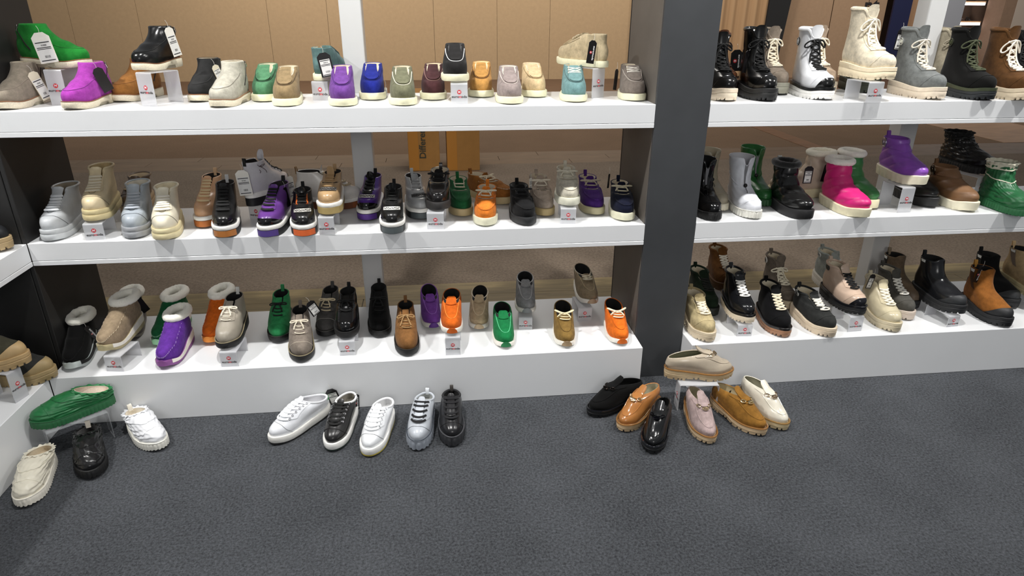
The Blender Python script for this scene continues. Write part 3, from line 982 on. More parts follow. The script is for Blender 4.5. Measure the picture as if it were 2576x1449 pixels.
def ankle_zip(up, sole='#d9cfb8', side=1, leather=False, **k):
    return dict(W=.047, hh=.030, ht=.020, spring=.007, sole='flat', margin=.0045, arch=.011, lip=.002, toe=.95, xa=.46, xh=.125, H=k.get('H', .143),
                wk=[(0, .97), (.08, 1.03), (.25, 1.03), (.4, .96), (.55, .86), (.7, .78), (.85, .79), (1, .84)], apron=(.27, .66, 1.25, .0013), steep=.35, zip=side, welt=True, weltr=.0016,
                mats=dict(upper=LE(up, .22) if leather else S(up), sole=mat('crepe', sole), welt=LE('#8a5a3a'), apron=mat('cloth', k.get('seam', up)), lining=mat('cloth', k.get('lin', '#d8cdb8'))))
def slip_chukka(up, seam=None, lin='#d8ccb4', lace=None, sole='#e6e2c2'):
    q = dict(W=.049, hh=.024, ht=.024, spring=.004, sole='flat', margin=.0065, lip=.001, toe=1.05, xa=.47, xh=.04, notch=.062, nsig=.62, steep=1.0,
             wk=[(0, .98), (.08, 1.02), (.25, 1.0), (.4, .95), (.55, .87), (.7, .82), (.85, .78), (1, .74)],
             apron=(.30, .80, 1.15, .0016), tongue=(.31, -.015, .50, True), tinset=-.0002, plug=.14,
             mats=dict(upper=S(up), sole=RU(sole), apron=mat('cloth', seam or up), tongue=S(up), lining=mat('fur', lin), lace=mat('cloth', lace or up)))
    if lace:
        q['laces'] = dict(n=3, t0=.66, t1=.88, d0=.56, d1=.60, cross=True, r=.0023, off=.005)
        q['nsig'] = .5
    return q
def combat(up, sole='#dccdb6', lace='#e9e2d0', badge=None, emblem=None, leather=False, foxing=None, **k):
    q = dict(W=.048, hh=.052, ht=.040, spring=.008, sole='lug', teeth=34, margin=.007, lip=.003, toe=1.02, xa=.44, xh=.03, lean=.01, notch=.034, nsig=.60,
             wk=[(0, .98), (.08, 1.04), (.25, 1.04), (.4, .97), (.52, .87), (.62, .80), (.8, .80), (1, .86)],
             tongue=(.50, .035, .56, True), tinset=-.003, facing=(.46, .90, .36, .70), pad=.0065, dip=.004,
             laces=dict(n=8, t0=.48, t1=.86, d0=.42, d1=.46, cross=True, both=True, r=.0031, off=.005, bow=k.get('bow', .9)),
             capline=(.34, 1.05),
             mats=dict(upper=LE(up, .2) if leather else S(up), sole=RU(sole), lace=mat('cloth', lace), tongue=LE(up, .25) if leather else S(up), lining=mat('fur', k.get('lin', '#d9ceb6')), facing=LE(up, .25) if leather else S(up)))
    if badge:
        q['badge'] = (.80, -1.25, .016)
        q['mats']['badge'] = mat('plain', badge); q['mats']['emblem'] = mat('plain', emblem or '#2c2a28')
    if foxing:
        q['layers'] = [('outsole', 'lug', 0, .74, 0, 'sole'), ('midsole', 'block', .70, 1.0, .001, 'fox')]
        q['mats']['fox'] = LE(foxing, .25)
        if k.get('toecap'):
            q['cap'] = (.24, .75); q['mats']['cap'] = LE(foxing, .2)
    return q
def ankle_lug(up, sole='#dccdb6', lace='#efe8da', badge=None, emblem=None, leather=False, foxing=None, **k):
    q = combat(up, sole, lace, badge, emblem, leather, foxing, **k)
    q.update(hh=.046, ht=.036, toe=1.0, notch=.026, pad=.0055, tongue=(.5, .06, .50, True), tab=(.016, .016))
    q['laces'] = dict(n=6, t0=.46, t1=.80, d0=.42, d1=.46, cross=True, both=True, r=.0033, off=.005)
    if k.get('bow'): q['laces']['bow'] = k['bow']
    if badge: q['badge'] = (.84, -1.25, .0155)
    return q
def hitop(up, sole, lace, leather=True, **k):
    q = dict(W=.047, hh=.046, ht=.038, spring=.006, margin=.007, lip=.002, toe=1.05, xa=.44, xh=.02, lean=.02, notch=.058, nsig=.46,
             wk=[(0, .98), (.08, 1.03), (.25, 1.03), (.4, .97), (.55, .87), (.7, .80), (.85, .82), (1, .92)],
             layers=[('outsole', 'flat', 0, .55, .001, 'sole'), ('midsole', 'flat', .50, 1.0, -.001, 'sole')],
             tongue=(.45, .02, .46, True), tinset=-.002, facing=(.42, .80, .34, .66), capline=(.33, 1.1), apron=(.40, .74, .62, .0011),
             laces=dict(n=6, t0=.44, t1=.76, d0=.46, d1=.50, cross=False, r=.0052, flat=.55, off=.0065), pad=.004,
             mats=dict(upper=LE(up, .38), capline=mat('cloth', dk(up)), apron=mat('cloth', dk(up)), sole=RU(sole), lace=mat('cloth', lace), tongue=LE(up, .4), facing=LE(up, .38), lining=mat('cloth', k.get('lin', '#8f8676'))))
    return q
def platform(up, block, lace, fox='#f1efe9', outs='#1b1b1d', tongue=None, facing=None, plaque=False, mudguard=None, tab=None, **k):
    q = dict(W=.046, hh=.050, ht=.040, spring=.006, margin=.006, lip=.003, toe=.97, xa=.43, xh=.035, notch=.030, nsig=.42,
             wk=[(0, .98), (.08, 1.02), (.25, 1.02), (.4, .97), (.55, .86), (.7, .78), (.85, .76), (1, .78)],
             layers=[('outsole', 'block', 0, .62, 0, 'outs'), ('midsole', 'flat', .60, 1.0, .001, 'fox')], block=(0, .60), blockA=.72,
             tongue=(.42, k.get('ext', .03), .42, True), tinset=-.002, facing=(.40, .93, .34, .58), tab=(.020, .013),
             laces=dict(n=k.get('n', 7), t0=.40, t1=k.get('t1', .90), d0=.44, d1=.44, r=.0050, flat=.55, off=.0065, skew=.006),
             mats=dict(upper=LE(up, k.get('rough', .3)), outs=RU(outs), fox=RU(fox), block=RU(block), lace=mat('cloth', lace), tongue=LE(tongue or up, .25), facing=LE(facing or up, .3), tab=mat('cloth', tab or up), lining=mat('cloth', '#2a2624')))
    if plaque:
        q['plaque'] = (.33, .62)
        q['laces'].update(n=4, t0=.52, r=.0034)
        q['facing'] = (.50, .93, .34, .60)
        q['mats']['plaque'] = mat('leather', k.get('pc', '#b9b7b0'), rough=.4)
    if mudguard:
        q['cap'] = (.20, 1.25); q['mats']['cap'] = LE(mudguard, .15)
    return q
def moc(up, sole, lace, leather=False, bow=.7, **k):
    return dict(W=.048, hh=.030, ht=.030, spring=.006, sole='flat', margin=.006, lip=.001, toe=.95, xa=.44, xh=.04, notch=.035, nsig=.55,
                wk=[(0, .98), (.08, 1.02), (.25, 1.02), (.4, .96), (.55, .87), (.7, .80), (.85, .79), (1, .82)],
                apron=(.22, .66, 1.28, .0028), stitch=True, tongue=(.60, .04, .44, True), tinset=-.002, gap=(.50, .86, .40), tab=(.018, .014),
                laces=dict(n=3, t0=.58, t1=.84, d0=.50, d1=.50, cross=False, r=.0029, off=.006, bow=bow, skew=.008),
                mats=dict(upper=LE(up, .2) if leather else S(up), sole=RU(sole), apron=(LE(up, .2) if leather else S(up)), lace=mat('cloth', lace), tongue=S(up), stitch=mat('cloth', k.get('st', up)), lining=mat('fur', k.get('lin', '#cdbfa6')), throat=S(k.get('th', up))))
def snow(up, sole, leather=False, **k):
    return dict(W=.046, hh=.030, ht=.026, spring=.006, sole='rib', teeth=38, margin=.005, lip=.006, toe=1.0, xa=.43, xh=.02, lean=.05, notch=.03, nsig=.2, puff=gather(.0016, 5, 11),
                wk=[(0, .98), (.08, 1.04), (.25, 1.04), (.4, 1.0), (.52, .88), (.62, .84), (.8, .98), (1, 1.15)], zipfront=True, toggle=True, cords=((.64, .0022),), capline=(.32, 1.1),
                mats=dict(upper=LE(up, k.get('rough', .4)), sole=RU(sole), lining=mat('cloth', k.get('lin', up)), cord=mat('cloth', up)))
def furboot(up, sole, fur='#f4f0e4', rough=.45, leather=True, kind='wave', **k):
    return dict(W=.049, hh=.040, ht=.034, spring=.008, sole=kind, teeth=24, margin=.007, lip=.004, toe=1.0, xa=.45, xh=.02, puff=quilt(.0075, 2.3, -3.2), fine=True,
                wk=[(0, .98), (.08, 1.04), (.25, 1.05), (.4, 1.0), (.52, .95), (.65, .92), (.8, .92), (1, .96)], fur=.0135, tab=(.022, .018) if k.get('tab') else None,
                mats=dict(upper=LE(up, rough) if leather else S(up), sole=RU(sole), fur=mat('fur', fur), lining=mat('fur', fur), tab=mat('cloth', k.get('tab') or up)))
def mini(up, sole='#e9e2c8', bad='#b9b4c4', **k):
    return dict(W=.049, hh=.040, ht=.034, spring=.010, sole='wave', teeth=22, margin=.007, lip=.005, toe=1.0, xa=.45, xh=.02, puff=quilt(.006, 2.2, -3.0), fine=True, tab=(.022, .016),
                wk=[(0, .98), (.08, 1.04), (.25, 1.05), (.4, 1.0), (.52, .94), (.65, .88), (.8, .89), (1, .95)], badge=(.82, -1.15, .022), cords=((.70, .0016),),
                mats=dict(upper=LE(up, k.get('rough', .3)), sole=RU(sole), badge=mat('metal', bad), emblem=mat('metal', bad), lining=mat('cloth', up), tab=mat('cloth', up)))
def ruched(up, sole, tall=True, ruf=None, rough=.5, **k):
    q = dict(W=.048, hh=.030, ht=.026, spring=.008, sole='rib', teeth=44, margin=.005, lip=.008, toe=1.0, xa=.45, xh=.02, puff=gather(.0030), fine=True,
             wk=[(0, .98), (.08, 1.03), (.25, 1.03), (.4, 1.0), (.52, .95), (.7, .93), (.85, 1.0), (1, 1.1)], cords=((.93, .003), (.72, .0022)), ruffle=1.2,
             mats=dict(upper=LE(up, rough), sole=RU(sole), ruffle=mat('cloth', ruf or up), cord=mat('cloth', k.get('cord', ruf or up)), lining=mat('fur', ruf or '#222222')))
    return q
def fur_wedge(up, sole, stripe='#ece8dc', st='#d9d0c0', **k):
    return dict(W=.047, hh=.050, ht=.022, spring=.016, sole='flat', margin=.0045, lip=.002, toe=.95, xa=.48, xh=.01, lean=-.01, stripe=True, bumper=.004, heelup=.004,
                wk=[(0, .97), (.08, 1.02), (.25, 1.02), (.4, .98), (.55, .88), (.7, .82), (.85, .80), (1, .80)], apron=(.10, .80, 1.05, .0013), stitch=True, fur=.0165,
                mats=dict(upper=S(up), sole=RU(sole), stripe=RU(stripe), bumper=RU(sole), apron=S(up), stitch=mat('cloth', st), fur=FUR, lining=FUR))
def desert(up, lace, sole='#161616', leather=False, cap=False, capst=None, bow=.9, welt='#8f8468', n=4, **k):
    q = dict(W=.0475, hh=.044, ht=.024, spring=.008, sole='flat', margin=.0055, lip=.001, toe=1.05, xa=.43, xh=.04, notch=.030, nsig=.42, welt=True,
             wk=[(0, .98), (.08, 1.04), (.25, 1.04), (.4, .99), (.55, .88), (.7, .79), (.85, .73), (1, .72)], tongue=(.5, .00, .38, True), tinset=-.002, facing=(.45, .86, .30, .66), tab=(.020, .014),
             laces=dict(n=n, t0=.48, t1=.76, d0=.38, d1=.38, cross=False, r=.0027, off=.005, bow=bow, skew=.006),
             mats=dict(upper=LE(up, k.get('rough', .16)) if leather else S(up), sole=RU(sole), welt=RU(welt), lace=mat('cloth', lace), tongue=LE(up, .3) if leather else S(up), facing=LE(up, .16) if leather else S(up), lining=DARK_IN, tab=mat('cloth', k.get('tab', up))))
    if cap:
        q['capline'] = (.33, 1.15); q['mats']['capline'] = mat('cloth', capst or up)
    return q
def slip_on(up, sole='#eeeae0', bump=None, seam=None, lace=None, rim=None, **k):
    q = dict(low=True, W=.045, hh=.030, ht=.018, spring=.012, sole='flat', margin=.004, lip=.002, toe=.95, xf=.53, zf=.068, bumper=.006, tongue=(.80, .06, .55, True), tinset=-.0015,
             apron=(.40, .96, 1.0, .0016), wk=[(0, .97), (.08, 1.03), (.25, 1.04), (.45, 1.0), (.65, .93), (.85, .88), (1, .84)], gap=None,
             panel=[(.84, .985, .52, .95, 'gore')], pad=.0022,
             mats=dict(upper=S(up), sole=RU(sole), bumper=RU(bump or up), apron=S(seam or up), gore=mat('cloth', '#191718'), lining=DARK_IN, tongue=S(up), pad=S(rim or up)))
    if lace:
        q['laces'] = dict(n=3, t0=.74, t1=.93, d0=.50, d1=.55, cross=k.get('cross', False), r=.0026, off=.007, bow=k.get('bow'), skew=.01)
        q['mats']['lace'] = mat('cloth', lace)
        q['tongue'] = (.74, .02, .42, True)
    q.pop('gap')
    return q
def chelsea(up, cap='#1d1e20', sole='#1b1c1e', leather=False, gore='#15130f', **k):
    return dict(W=.049, hh=.048, ht=.034, spring=.010, sole='lug', teeth=30, margin=.008, lip=.006, toe=1.0, xa=.42, xh=.03, gore=True, cap=(.30, 1.2), tab=(.022, .016), dip=.0,
                wk=[(0, .98), (.08, 1.04), (.25, 1.04), (.4, 1.0), (.52, .92), (.65, .85), (.8, .85), (1, .92)], notch=-.012, nsig=.5,
                mats=dict(upper=LE(up, .2) if leather else S(up), sole=RU(sole), cap=LE(cap, .55), gore=mat('cloth', gore), lining=DARK_IN, tab=mat('cloth', k.get('tab', up))))
def loafer(up, sole, welt, chain, leather=False, lin='#b9b39c', glossy=True, kind='lug', **k):
    return dict(low=True, W=.0435, hh=.040, ht=.026, spring=.006, sole=kind, teeth=40, margin=.007, lip=.001, toe=.86, xf=.56, zf=.070, arch=.008 if kind == 'lug' else 0, welt=True, weltr=.0048, dip=-.003,
                apron=(.34, .80, .95, .0016), tongue=(.80, .13, .55, True), tinset=.0004, strap=(.70, .78, 1.25), chain=True,
                wk=[(0, .97), (.08, 1.04), (.25, 1.05), (.45, 1.02), (.65, .92), (.85, .78), (1, .64)],
                mats=dict(upper=LE(up, .2) if leather else S(up), sole=RU(sole), welt=mat('patent', welt), apron=LE(up, .2) if leather else S(up), chain=mat('metal', chain), strap=LE(up, .2) if leather else S(up), tongue=LE(up, .2) if leather else S(up), lining=LE(lin, .6)))
def sneaker(up, lace, sole, outs=None, lin='#cfcfd2', kind='flat', heel=None, tab=None, rough=.3, n=6, **k):
    q = dict(low=True, W=.046, hh=.036, ht=.028, spring=.006, margin=.006, lip=.004, toe=.98, xf=.46, zf=.080, dip=.008, capline=(.46, 1.05), facing=(.54, .98, .46, .98), gap=None, n=n,
             tongue=(.60, .04, .34, True), tinset=-.001, pad=.0045, laces=dict(n=n, t0=.56, t1=.95, d0=.58, d1=.74, r=.0046, flat=.5, off=.005, eye=k.get('eye'), skew=.004),
             wk=[(0, .97), (.08, 1.03), (.25, 1.04), (.45, 1.0), (.65, .92), (.85, .84), (1, .78)],
             mats=dict(upper=LE(up, rough), capline=mat('cloth', dk(up, .7)), sole=RU(sole), lace=mat('cloth', lace), tongue=LE(up, rough), facing=LE(up, rough), lining=mat('cloth', lin), pad=mat('cloth', k.get('rim', up)), eye=mat('metal', '#c9c9cc')))
    if outs:
        q['layers'] = [('outsole', 'block', 0, .20, 0, 'outs'), ('midsole', 'flat', .16, 1.0, .001, 'sole')]
        q['mats']['outs'] = RU(outs)
    if kind == 'rib':
        q.update(hh=.044, ht=.036, sole='rib', teeth=30, ribamp=.0035, welt=True, weltr=.002); q['mats']['welt'] = RU(k.get('welt', sole)); q['mats'].update(sole=RU(sole))
    if tab:
        q['tab'] = (.018, .014); q['mats']['tab'] = mat('cloth', tab)
    if heel:
        q['panel'] = [(.55, .99, PI - .62, PI, 'heel')]; q['mats']['heel'] = LE(heel, .35)
    q.pop('gap'); q.pop('n')
    return q
def slipper(up, sole, lin='#e6ddcc', tab=None, rough=.4, **k):
    q = dict(low=True, W=.047, hh=.030, ht=.026, spring=.008, sole='rib', teeth=46, ribamp=.0028, margin=.005, lip=.006, toe=1.0, xf=.45, zf=.070, puff=gather(.0026, 7, 19), fine=True, dip=.004, H=k.get('H', .066),
             wk=[(0, .97), (.08, 1.04), (.25, 1.05), (.45, 1.02), (.65, .96), (.85, .90), (1, .80)], ruffle=.15, cords=((.70, .0018),), capline=(.52, 1.1),
             mats=dict(upper=LE(up, rough), sole=RU(sole), ruffle=LE(up, rough), lining=mat('fur', lin), cord=LE(up, rough)))
    if tab: q['tab'] = (.02, .016); q['mats']['tab'] = mat('fur', tab)
    return q

# ------------------------------------------------------------------ where things stand
POSE = {  # toe tip (x, y, z), turn in degrees, collar height, length
 1: (-2.290, 0.019, 1.180, -6.0, 0.137, 0.262),
 2: (-2.058, 0.204, 1.304, 54.3, 0.145, 0.262),
 3: (-2.066, 0.001, 1.180, -9.0, 0.143, 0.262),
 4: (-1.985, 0.193, 1.180, -15.2, 0.142, 0.262),
 5: (-1.860, 0.110, 1.296, -14.0, 0.147, 0.262),
 6: (-1.704, 0.171, 1.180, -5.6, 0.142, 0.262),
 7: (-1.587, 0.019, 1.180, -10.2, 0.145, 0.262),
 8: (-1.459, 0.163, 1.180, 2.3, 0.119, 0.275),
 9: (-1.355, 0.030, 1.180, 2.2, 0.121, 0.275),
 11: (-1.150, 0.014, 1.180, 3.6, 0.123, 0.275),
 12: (-1.059, 0.177, 1.180, 0.8, 0.119, 0.275),
 13: (-0.935, 0.017, 1.180, 1.2, 0.119, 0.275),
 14: (-0.829, 0.159, 1.180, -3.1, 0.118, 0.275),
 15: (-0.744, 0.064, 1.257, -2.8, 0.122, 0.275),
 16: (-0.640, 0.227, 1.180, -5.5, 0.119, 0.275),
 17: (-0.544, 0.027, 1.180, -4.0, 0.118, 0.275),
 18: (-0.421, 0.210, 1.180, -2.2, 0.114, 0.275),
 19: (-0.294, 0.062, 1.180, -7.4, 0.119, 0.275),
 21: (-0.057, 0.077, 1.180, -8.1, 0.118, 0.275),
 22: (0.297, 0.038, 1.180, -6.0, 0.237, 0.280),
 23: (0.457, 0.259, 1.180, -10.4, 0.238, 0.280),
 24: (0.458, 0.026, 1.180, -2.0, 0.261, 0.285),
 25: (0.624, 0.207, 1.180, -4.0, 0.253, 0.280),
 26: (0.701, 0.041, 1.180, -2.0, 0.261, 0.285),
 27: (0.866, 0.215, 1.180, -2.0, 0.256, 0.280),
 28: (0.899, -0.025, 1.259, 5.0, 0.258, 0.285),
 29: (1.162, 0.018, 1.180, 4.0, 0.262, 0.285),
 30: (1.086, 0.186, 1.180, 0.0, 0.240, 0.280),
 31: (1.342, -0.020, 1.180, 0.0, 0.261, 0.285),
 32: (1.445, 0.227, 1.180, -3.0, 0.254, 0.280),
 33: (1.497, -0.043, 1.180, 0.0, 0.262, 0.285),
 35: (-2.249, 0.008, 0.711, 1.0, 0.160, 0.290),
 36: (-2.090, 0.024, 0.776, 6.5, 0.164, 0.290),
 37: (-2.082, 0.296, 0.711, 3.9, 0.128, 0.280),
 38: (-1.941, 0.004, 0.711, 8.4, 0.165, 0.290),
 39: (-1.835, -0.025, 0.711, 9.4, 0.157, 0.290),
 40: (-1.742, 0.116, 0.711, -0.3, 0.160, 0.280),
 41: (-1.623, -0.019, 0.711, 7.2, 0.162, 0.280),
 43: (-1.474, -0.030, 0.711, -8.0, 0.156, 0.280),
 44: (-1.330, -0.035, 0.711, 7.1, 0.131, 0.280),
 45: (-1.177, 0.382, 0.711, 72.9, 0.159, 0.280),
 46: (-1.243, 0.006, 0.781, -1.4, 0.120, 0.280),
 47: (-1.120, 0.147, 0.711, -7.0, 0.137, 0.280),
 48: (-1.005, -0.040, 0.711, -1.3, 0.134, 0.280),
 49: (-0.894, 0.140, 0.711, 8.3, 0.136, 0.280),
 50: (-0.831, 0.031, 0.779, -5.4, 0.116, 0.280),
 51: (-0.725, 0.162, 0.711, 2.0, 0.113, 0.280),
 52: (-0.513, 0.330, 0.711, 36.7, 0.101, 0.280),
 53: (-0.647, 0.027, 0.711, -7.8, 0.109, 0.280),
 54: (-0.476, 0.020, 0.711, 2.3, 0.114, 0.280),
 55: (-0.383, 0.133, 0.711, 0.7, 0.124, 0.280),
 56: (-0.304, 0.047, 0.777, -6.3, 0.112, 0.280),
 57: (-0.170, 0.129, 0.711, -1.0, 0.117, 0.280),
 58: (-0.073, 0.037, 0.711, -7.3, 0.112, 0.280),
 59: (0.290, 0.006, 0.711, -4.0, 0.216, 0.280),
 60: (0.401, 0.101, 0.711, 2.0, 0.228, 0.280),
 61: (0.467, 0.010, 0.711, -2.0, 0.222, 0.280),
 62: (0.595, 0.177, 0.711, -2.0, 0.225, 0.280),
 63: (0.676, -0.021, 0.711, 3.0, 0.191, 0.280),
 65: (0.927, -0.024, 0.711, 6.0, 0.198, 0.280),
 66: (1.042, 0.097, 0.711, 2.0, 0.204, 0.280),
 67: (1.200, 0.045, 0.822, 1.0, 0.168, 0.280),
 68: (1.318, 0.094, 0.711, -2.0, 0.160, 0.280),
 69: (1.443, 0.015, 0.711, 1.0, 0.155, 0.280),
 70: (1.653, 0.184, 0.826, 13.0, 0.148, 0.280),
 71: (1.632, -0.094, 0.711, 5.0, 0.183, 0.280),
 72: (-2.255, -0.075, 0.210, 6.4, 0.140, 0.280),
 73: (-2.127, -0.069, 0.277, -8.0, 0.142, 0.280),
 74: (-2.140, 0.160, 0.210, 10.6, 0.135, 0.280),
 75: (-2.001, 0.093, 0.210, -8.1, 0.151, 0.280),
 76: (-1.913, -0.094, 0.210, -3.7, 0.144, 0.280),
 77: (-1.797, 0.092, 0.210, -5.5, 0.153, 0.280),
 78: (-1.679, -0.083, 0.276, -2.1, 0.138, 0.280),
 79: (-1.516, 0.080, 0.210, 2.7, 0.140, 0.280),
 80: (-1.388, -0.097, 0.210, 7.1, 0.138, 0.280),
 81: (-1.328, 0.110, 0.210, -2.7, 0.135, 0.280),
 82: (-1.218, -0.042, 0.276, 0.6, 0.123, 0.280),
 83: (-1.095, 0.085, 0.210, 2.0, 0.148, 0.280),
 84: (-0.972, -0.090, 0.210, 1.9, 0.136, 0.280),
 85: (-0.867, 0.136, 0.210, 4.2, 0.111, 0.275),
 86: (-0.793, -0.088, 0.293, -3.1, 0.097, 0.275),
 87: (-0.673, 0.104, 0.210, -6.6, 0.109, 0.275),
 88: (-0.573, -0.073, 0.210, -2.2, 0.099, 0.275),
 89: (-0.461, 0.115, 0.271, -5.8, 0.104, 0.275),
 90: (-0.322, -0.092, 0.210, -5.9, 0.103, 0.275),
 91: (-0.158, 0.168, 0.277, 1.0, 0.106, 0.275),
 92: (-0.088, -0.096, 0.210, -3.4, 0.104, 0.275),
 93: (0.286, -0.101, 0.210, -2.3, 0.140, 0.285),
 94: (0.400, 0.135, 0.210, -0.9, 0.154, 0.280),
 96: (0.471, -0.059, 0.266, -4.0, 0.167, 0.280),
 97: (0.627, -0.093, 0.210, -5.0, 0.165, 0.280),
 98: (0.839, 0.063, 0.210, 2.0, 0.201, 0.280),
 99: (0.828, -0.115, 0.210, 5.0, 0.136, 0.280),
 102: (0.978, -0.067, 0.284, 3.0, 0.165, 0.280),
 103: (1.135, -0.098, 0.210, -5.0, 0.170, 0.285),
 104: (1.276, 0.005, 0.210, -2.0, 0.177, 0.280),
 105: (1.482, 0.059, 0.210, -1.0, 0.211, 0.280),
 106: (1.454, -0.071, 0.265, 5.0, 0.190, 0.285),
 107: (1.859, 0.072, 0.210, 1.0, 0.195, 0.285),
 108: (1.660, -0.108, 0.210, -3.0, 0.201, 0.285),
 112: (-1.874, -0.325, 0.000, 41.6, 0.048, 0.270),
 113: (-2.052, -0.468, 0.000, 23.6, 0.064, 0.270),
 114: (-2.207, -0.594, 0.000, 9.9, 0.055, 0.270),
 115: (-1.485, -0.327, 0.000, -42.0, 0.076, 0.280),
 116: (-1.256, -0.399, 0.000, -11.5, 0.088, 0.280),
 117: (-1.120, -0.445, 0.000, -14.5, 0.082, 0.280),
 118: (-0.943, -0.429, 0.000, -9.6, 0.084, 0.280),
 119: (-0.811, -0.419, 0.000, -2.3, 0.083, 0.280),
 120: (0.349, -0.223, 0.120, 84.0, 0.085, 0.280),
 121: (-0.225, -0.252, 0.000, -61.3, 0.090, 0.275),
 122: (-0.163, -0.379, 0.000, -50.9, 0.100, 0.275),
 123: (-0.104, -0.518, 0.000, -36.5, 0.091, 0.275),
 124: (0.151, -0.507, 0.000, -5.2, 0.093, 0.275),
 125: (0.380, -0.479, 0.000, 21.8, 0.093, 0.275),
 126: (0.477, -0.456, 0.000, 11.1, 0.096, 0.275),
 111: (-2.339, -0.267, 0.100, -55.8, 0.072, 0.270),
 2: (-2.045, 0.190, 1.304, 72.0, 0.145, 0.280),
 10: (-1.205, 0.480, 1.251, 170.0, 0.115, 0.275),
 20: (-0.285, 0.440, 1.294, -150.0, 0.120, 0.275),
 34: (1.721, 0.141, 1.180, 0.0, 0.250, 0.280),
 42: (-1.470, 0.445, 0.775, 158.0, 0.170, 0.275),
 45: (-1.150, 0.375, 0.711, 86.0, 0.155, 0.280),
 64: (0.700, 0.375, 0.711, -98.0, 0.200, 0.280),
 95: (0.530, 0.265, 0.270, 0.0, 0.165, 0.240),
 101: (1.050, 0.130, 0.270, 2.0, 0.165, 0.280),
 109: (1.965, 0.000, 0.270, 2.0, 0.185, 0.290),
 110: (2.060, -0.060, 0.210, -22.0, 0.180, 0.285),
 111: (-2.300, -0.305, 0.115, -54.0, 0.185, 0.270),
 105: (1.375, 0.110, 0.210, -1.0, 0.200, 0.270),
 23: (0.385, 0.230, 1.180, -2.0, 0.238, 0.240),
 25: (0.602, 0.215, 1.180, -4.0, 0.253, 0.270),
 27: (0.835, 0.250, 1.180, -2.0, 0.256, 0.260),
 30: (1.035, 0.240, 1.180, 0.0, 0.240, 0.250),
 98: (0.790, 0.170, 0.210, 0.0, 0.205, 0.260),
 60: (0.378, 0.130, 0.711, 2.0, 0.228, 0.270),
 38: (-1.957, 0.010, 0.711, 8.0, 0.165, 0.285),
 121: (-0.258, -0.268, 0.000, -68.0, 0.090, 0.270),
 122: (-0.160, -0.385, 0.000, -50.0, 0.100, 0.265),
 123: (-0.088, -0.535, 0.000, -30.0, 0.091, 0.270),
 127: (-2.300, -0.215, 0.328, 84.0, 0.150, 0.280),
 128: (-2.288, -0.115, 0.210, 88.0, 0.150, 0.280),
 129: (-2.335, -0.065, 0.711, 84.0, 0.120, 0.280),
}
TAGS = [
 (2, (-2.162, 0.150, 1.374), 0.100, 0.060, 8, 0, "white"),
 (1, (-2.220, 0.170, 1.246), 0.100, 0.035, 18, 50, "cream"),
 (3, (-1.990, 0.140, 1.268), 0.085, 0.040, 20, 55, "black"),
 (5, (-1.756, 0.220, 1.390), 0.100, 0.035, 12, 55, "white"),
 (6, (-1.641, 0.300, 1.275), 0.060, 0.030, 20, 50, "cream"),
 (10, (-1.217, 0.178, 1.312), 0.085, 0.050, 10, 0, "label"),
 (20, (-0.209, 0.198, 1.353), 0.085, 0.035, -8, 20, "emblem"),
 (21, (-0.100, 0.220, 1.248), 0.080, 0.030, -8, 50, "black"),
 (12, (-1.013, 0.300, 1.196), 0.040, 0.015, 0, 40, "white"),
 (23, (0.442, 0.330, 1.310), 0.085, 0.050, 3, 0, "emblem"),
 (24, (0.428, 0.200, 1.315), 0.085, 0.030, -5, 55, "black"),
 (28, (0.909, 0.270, 1.425), 0.085, 0.030, -8, 50, "emblem"),
 (28, (0.923, 0.270, 1.340), 0.085, 0.030, -12, 50, "black"),
 (29, (1.148, 0.320, 1.392), 0.085, 0.035, -5, 45, "label"),
 (33, (1.538, 0.220, 1.333), 0.085, 0.040, -25, 30, "black"),
 (42, (-1.574, 0.173, 0.876), 0.100, 0.050, 4, 0, "white"),
 (45, (-1.424, 0.300, 0.824), 0.090, 0.030, 5, 45, "white"),
 (63, (0.763, 0.175, 0.854), 0.075, 0.040, 0, 0, "label"),
 (65, (0.894, 0.260, 0.840), 0.080, 0.030, -8, 45, "black"),
 (80, (-1.346, 0.050, 0.383), 0.070, 0.040, 25, 35, "label"),
 (74, (-2.069, 0.200, 0.365), 0.080, 0.030, 22, 45, "black"),
 (108, (1.627, 0.080, 0.395), 0.080, 0.030, -15, 45, "emblem"),
 (105, (1.471, 0.200, 0.404), 0.080, 0.035, -8, 25, "emblem"),
 (115, (-1.327, -0.047, -0.052), 0.070, 0.050, 18, -10, "label"),
 (116, (-1.175, -0.119, -0.005), 0.070, 0.030, -5, 50, "emblem"),
 (125, (0.394, -0.227, 0.048), 0.060, 0.035, -15, 20, "emblem"),
 (103, (1.100, 0.080, 0.382), 0.070, 0.030, -12, 30, "label"),
 (72, (-2.189, 0.050, 0.319), 0.080, 0.020, 24, 50, "emblem"),
 (123, (0.094, -0.294, -0.028), 0.060, 0.020, 3, 60, "emblem"),
 (43, (-1.413, 0.150, 0.822), 0.080, 0.020, 10, 60, "black"),
 (55, (-0.430, 0.260, 0.823), 0.050, 0.020, 0, 50, "white"),
 (58, (-0.108, 0.200, 0.842), 0.060, 0.020, -8, 55, "black"),
]
